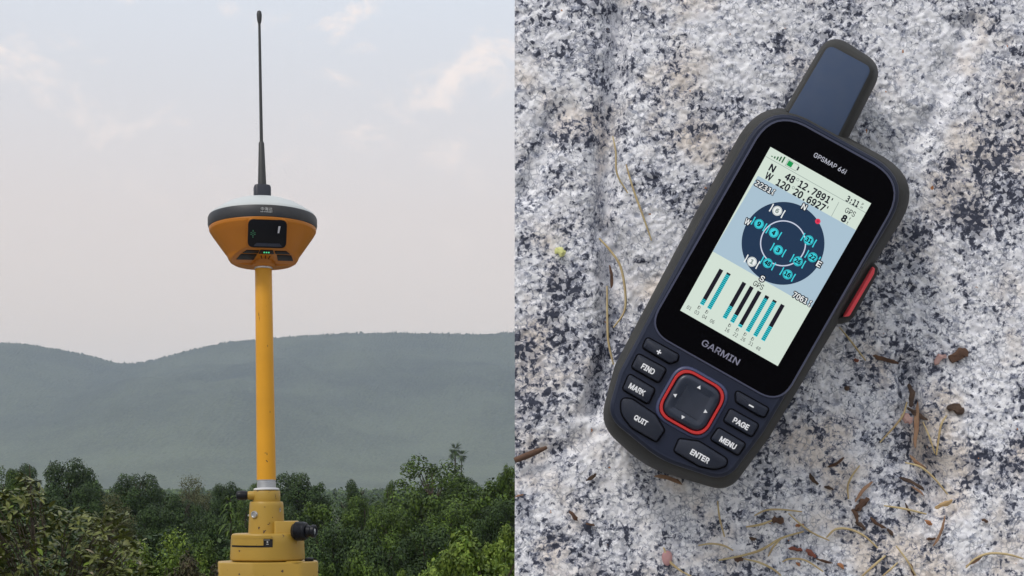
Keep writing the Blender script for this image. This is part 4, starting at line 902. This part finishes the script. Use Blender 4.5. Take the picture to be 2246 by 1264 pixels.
pinkm = mat('pink_flake', (.45, .26, .24), .7, noise=(300, .6, (.5, .36, .32))); org = mat('orange_flake', (.42, .21, .10), .75, noise=(400, .6, (.35, .13, .05))); red = mat('red_flake', (.24, .075, .045), .7, noise=(400, .6, (.2, .06, .04)))
CH = [
 (c9, (945, 195), (1060, 130), 22, brn, 'bent brown bark flake above the hooked needle'),
 (c9, (1130, 430), (1250, 290), 20, tan, 'slanting tan stick above the bark crumbs'),
 (c9, (1490, 110), (1605, 205), 20, tan, 'tan splinter over the start of the arched needle'),
 (c9, (1420, 265), (1590, 350), 30, drk, 'dark brown split bark piece inside the arched needle'),
 (c9, (1500, 320), (1585, 388), 16, tan, 'tan splinter along the lower side of the split bark'),
 (c9, (1655, 465), (1775, 410), 38, ltan, 'short thick pale tan stick at the end of the arched needle'),
 (c9, (1645, 720), (1725, 515), 20, tan, 'long tan splinter below the short thick stick'),
 (c9, (578, 545), (662, 555), 62, brn, 'square brown flake touching the short needle'),
 (c9, (735, 585), (795, 575), 26, org, 'small orange flake under the crossing needle'),
 (c9, (805, 740), (875, 790), 40, red, 'round red brown flake low below the bridge-like needle'),
 (c9, (870, 800), (985, 830), 18, brn, 'dark tail flake joined to the round red brown flake'),
 (c9, (690, 730), (785, 745), 30, red, 'reddest crumb left of the round red brown flake'),
 (c9, (1130, 480), (1225, 400), 60, brn, 'rough brown crumb at the foot of the slanting tan stick'),
 (c9, (1110, 470), (1150, 560), 36, brn, 'brown crumb left side of the rough crumb heap'),
 (c9, (1130, 560), (1200, 610), 30, drk, 'dark crumb hanging below the rough crumb heap'),
 (c9, (1230, 520), (1340, 600), 20, brn, 'brown splinter trailing off the crumb heap'),
 (c9, (1340, 600), (1380, 650), 26, drk, 'dark crumb at the end of the trailing splinter'),
 (c9, (1590, 545), (1640, 578), 26, org, 'orange tan oval flake above the long tan splinter'),
 (c9, (1012, 832), (1058, 870), 26, org, 'orange flake beside the small white root at picture foot'),
 (c9, (1462, 430), (1500, 510), 20, drk, 'dark forked crumb on the level needle'),
 (c9, (830, 235), (890, 310), 26, drk, 'dark slanting crumb above the shallow arched needle'),
 (c9, (925, 325), (990, 345), 24, drk, 'small dark crumb beside the hooked needle foot'),
 (c9, (330, 800), (395, 800), 40, brn, 'brown crumb under the longest sweeping needle'),
 (c9, (430, 660), (480, 670), 28, drk, 'dark crumb inside the bend of the sweeping needle'),
 (c9, (1600, 670), (1665, 665), 22, brn, 'brown flake left of the long tan splinter'),
 (c9, (1965, 540), (2010, 560), 22, brn, 'lone brown flake on clean granite near the far edge'),
 (c9, (1860, 850), (1990, 765), 16, tan, 'tan splinter under the needle at the far edge'),
 (c9, (1500, 830), (1520, 915), 20, brn, 'brown splinter beside the steeply falling needle'),
 (c9, (740, 825), (765, 850), 26, org, 'tiny orange flake on the flat arched needle'),
 (c8, (383, 632), (552, 682), 32, brn, 'brown bark strip above the white crystal ledge'),
 (c8, (862, 650), (990, 610), 86, brn, 'large round brown cone scale on clean granite'),
 (c8, (775, 690), (850, 630), 50, pinkm, 'pinkish flake next to the large round cone scale'),
 (c8, (612, 808), (625, 960), 46, drk, 'upright dark bark piece lodged in the groove'),
 (c8, (600, 960), (735, 1040), 30, drk, 'dark bark piece lying across the tan stick'),
 (c8, (670, 920), (655, 1220), 32, tan, 'bright tan curved stick standing in the groove'),
 (c8, (568, 1000), (635, 1055), 56, pinkm, 'pinkish grey flake behind the tan stick'),
 (c8, (850, 960), (965, 985), 62, drk, 'dark brown cone scale above the curved needle'),
 (c8, (205, 835), (240, 840), 34, drk, 'tiny dark crumb below the thin needle'),
 (c8, (265, 660), (300, 665), 26, red, 'tiny red crumb beside the thin needle'),
 (c5, (398, 730), (404, 830), 16, brn, 'brown sliver inside the long bowed needle'),
 (c10, (300, 905), (345, 960), 26, brn, 'small brown flake on the pale granite below the device'),
 (c10, (390, 975), (442, 985), 16, brn, 'small brown sliver next to the small brown flake'),
 (c10, (390, 740), (450, 700), 22, drk, 'dark crumb near the keypad corner'),
 (c10, (765, 715), (922, 762), 22, tan, 'tan bark strip tucked under the device foot'),
 (c10, (0, 830), (48, 815), 16, tan, 'tan sliver at the cut edge of the slab'),
]
def chip_mesh(a, b_, w_, seed):
    q = random.Random(seed); a, b_ = Vector((a[0], a[1])), Vector((b_[0], b_[1])); d = b_ - a; Ln = d.length; d.normalize(); s_ = Vector((-d.y, d.x)); c_ = (a + b_) / 2
    n_ = 18; bend = q.uniform(-.12, .12) * Ln; ol = []
    for i in range(n_):
        t_ = 2 * math.pi * i / n_; u = math.copysign(abs(math.cos(t_)) ** .75, math.cos(t_)) * Ln / 2; v = math.sin(t_) * w_ / 2 * q.uniform(.45, 1.25)
        p = d * u + s_ * (v + bend * (1 - (2 * u / Ln) ** 2)); ol.append((p.x, -p.y))
    k = K * SY; th = min(.0016, .0007 + w_ * k * .18)
    r0 = [(x * k, 0, y * k) for x, y in ol]; r1 = [(x * k * .95, -th * q.uniform(.5, .9), y * k * .95) for x, y in ol]; r2 = [(x * k * .5, -th * q.uniform(.8, 1.25), y * k * .5) for x, y in ol]
    return loft([r0, r1, r2]), c_
for i, (fn, a, b_, w_, m_, lb) in enumerate(CH):
    s_ = {c9: 3.011, c8: 2.873, c5: 1.916, c10: 2.508}[fn]; me, c_ = chip_mesh(fn(*a), fn(*b_), w_ / s_, i)
    o = link('bark_chip', me, m_, smooth=35); o.location = on(c_.x, c_.y, -.0004); tag(o, lb, 'bark chip', 'bark chips on the granite')
pt = [c10(0, 628), c10(60, 605), c10(120, 580), c10(178, 556)]
path = [on(x, y, .0006) for x, y in pt]; o = link('twig', tube([p - path[1] for p in path], [.0010, .0012, .0011, .0006], 7), brn, smooth=60); o.location = path[1]; tag(o, 'brown twig coming in from the cut edge of the slab', 'twig')
me, c_ = chip_mesh(c5(168, 668), c5(216, 680), 22, 5); o = link('flower_petal', me, mat('yellow_petal', (.70, .72, .30), .6), smooth=35); o.location = on(c_.x, c_.y, .0004); tag(o, 'pale yellow petal lying alone on the granite', 'petal')
# seed pod with its stalk
pc_ = c10(838, 1165); o = empty('seed_pod', on(*pc_, .0003)); tag(o, 'pink seed pod with a thin stalk near the picture foot', 'seed pod')
bm = bmesh.new(); bmesh.ops.create_uvsphere(bm, u_segments=14, v_segments=10, radius=1); me = bpy.data.meshes.new('pod'); bm.to_mesh(me); bm.free()
k = K * SY
for v in me.vertices: v.co = Vector((v.co.x * 12 * k * (1 + .15 * v.co.z), v.co.y * 5 * k, v.co.z * 17 * k))
link('pod', me, mat('pink_pod', (.42, .22, .23), .5, noise=(400, .6, (.5, .3, .28))), o, smooth=180)
q = [on(*c10(x, y), .0005) - Vector(o.location) for x, y in ((818, 1105), (828, 1130), (845, 1170), (862, 1195), (900, 1225), (928, 1245))]
link('stalk', tube(q, [.0003, .0004, .0005, .0005, .0004, .0003], 5), straw, o)
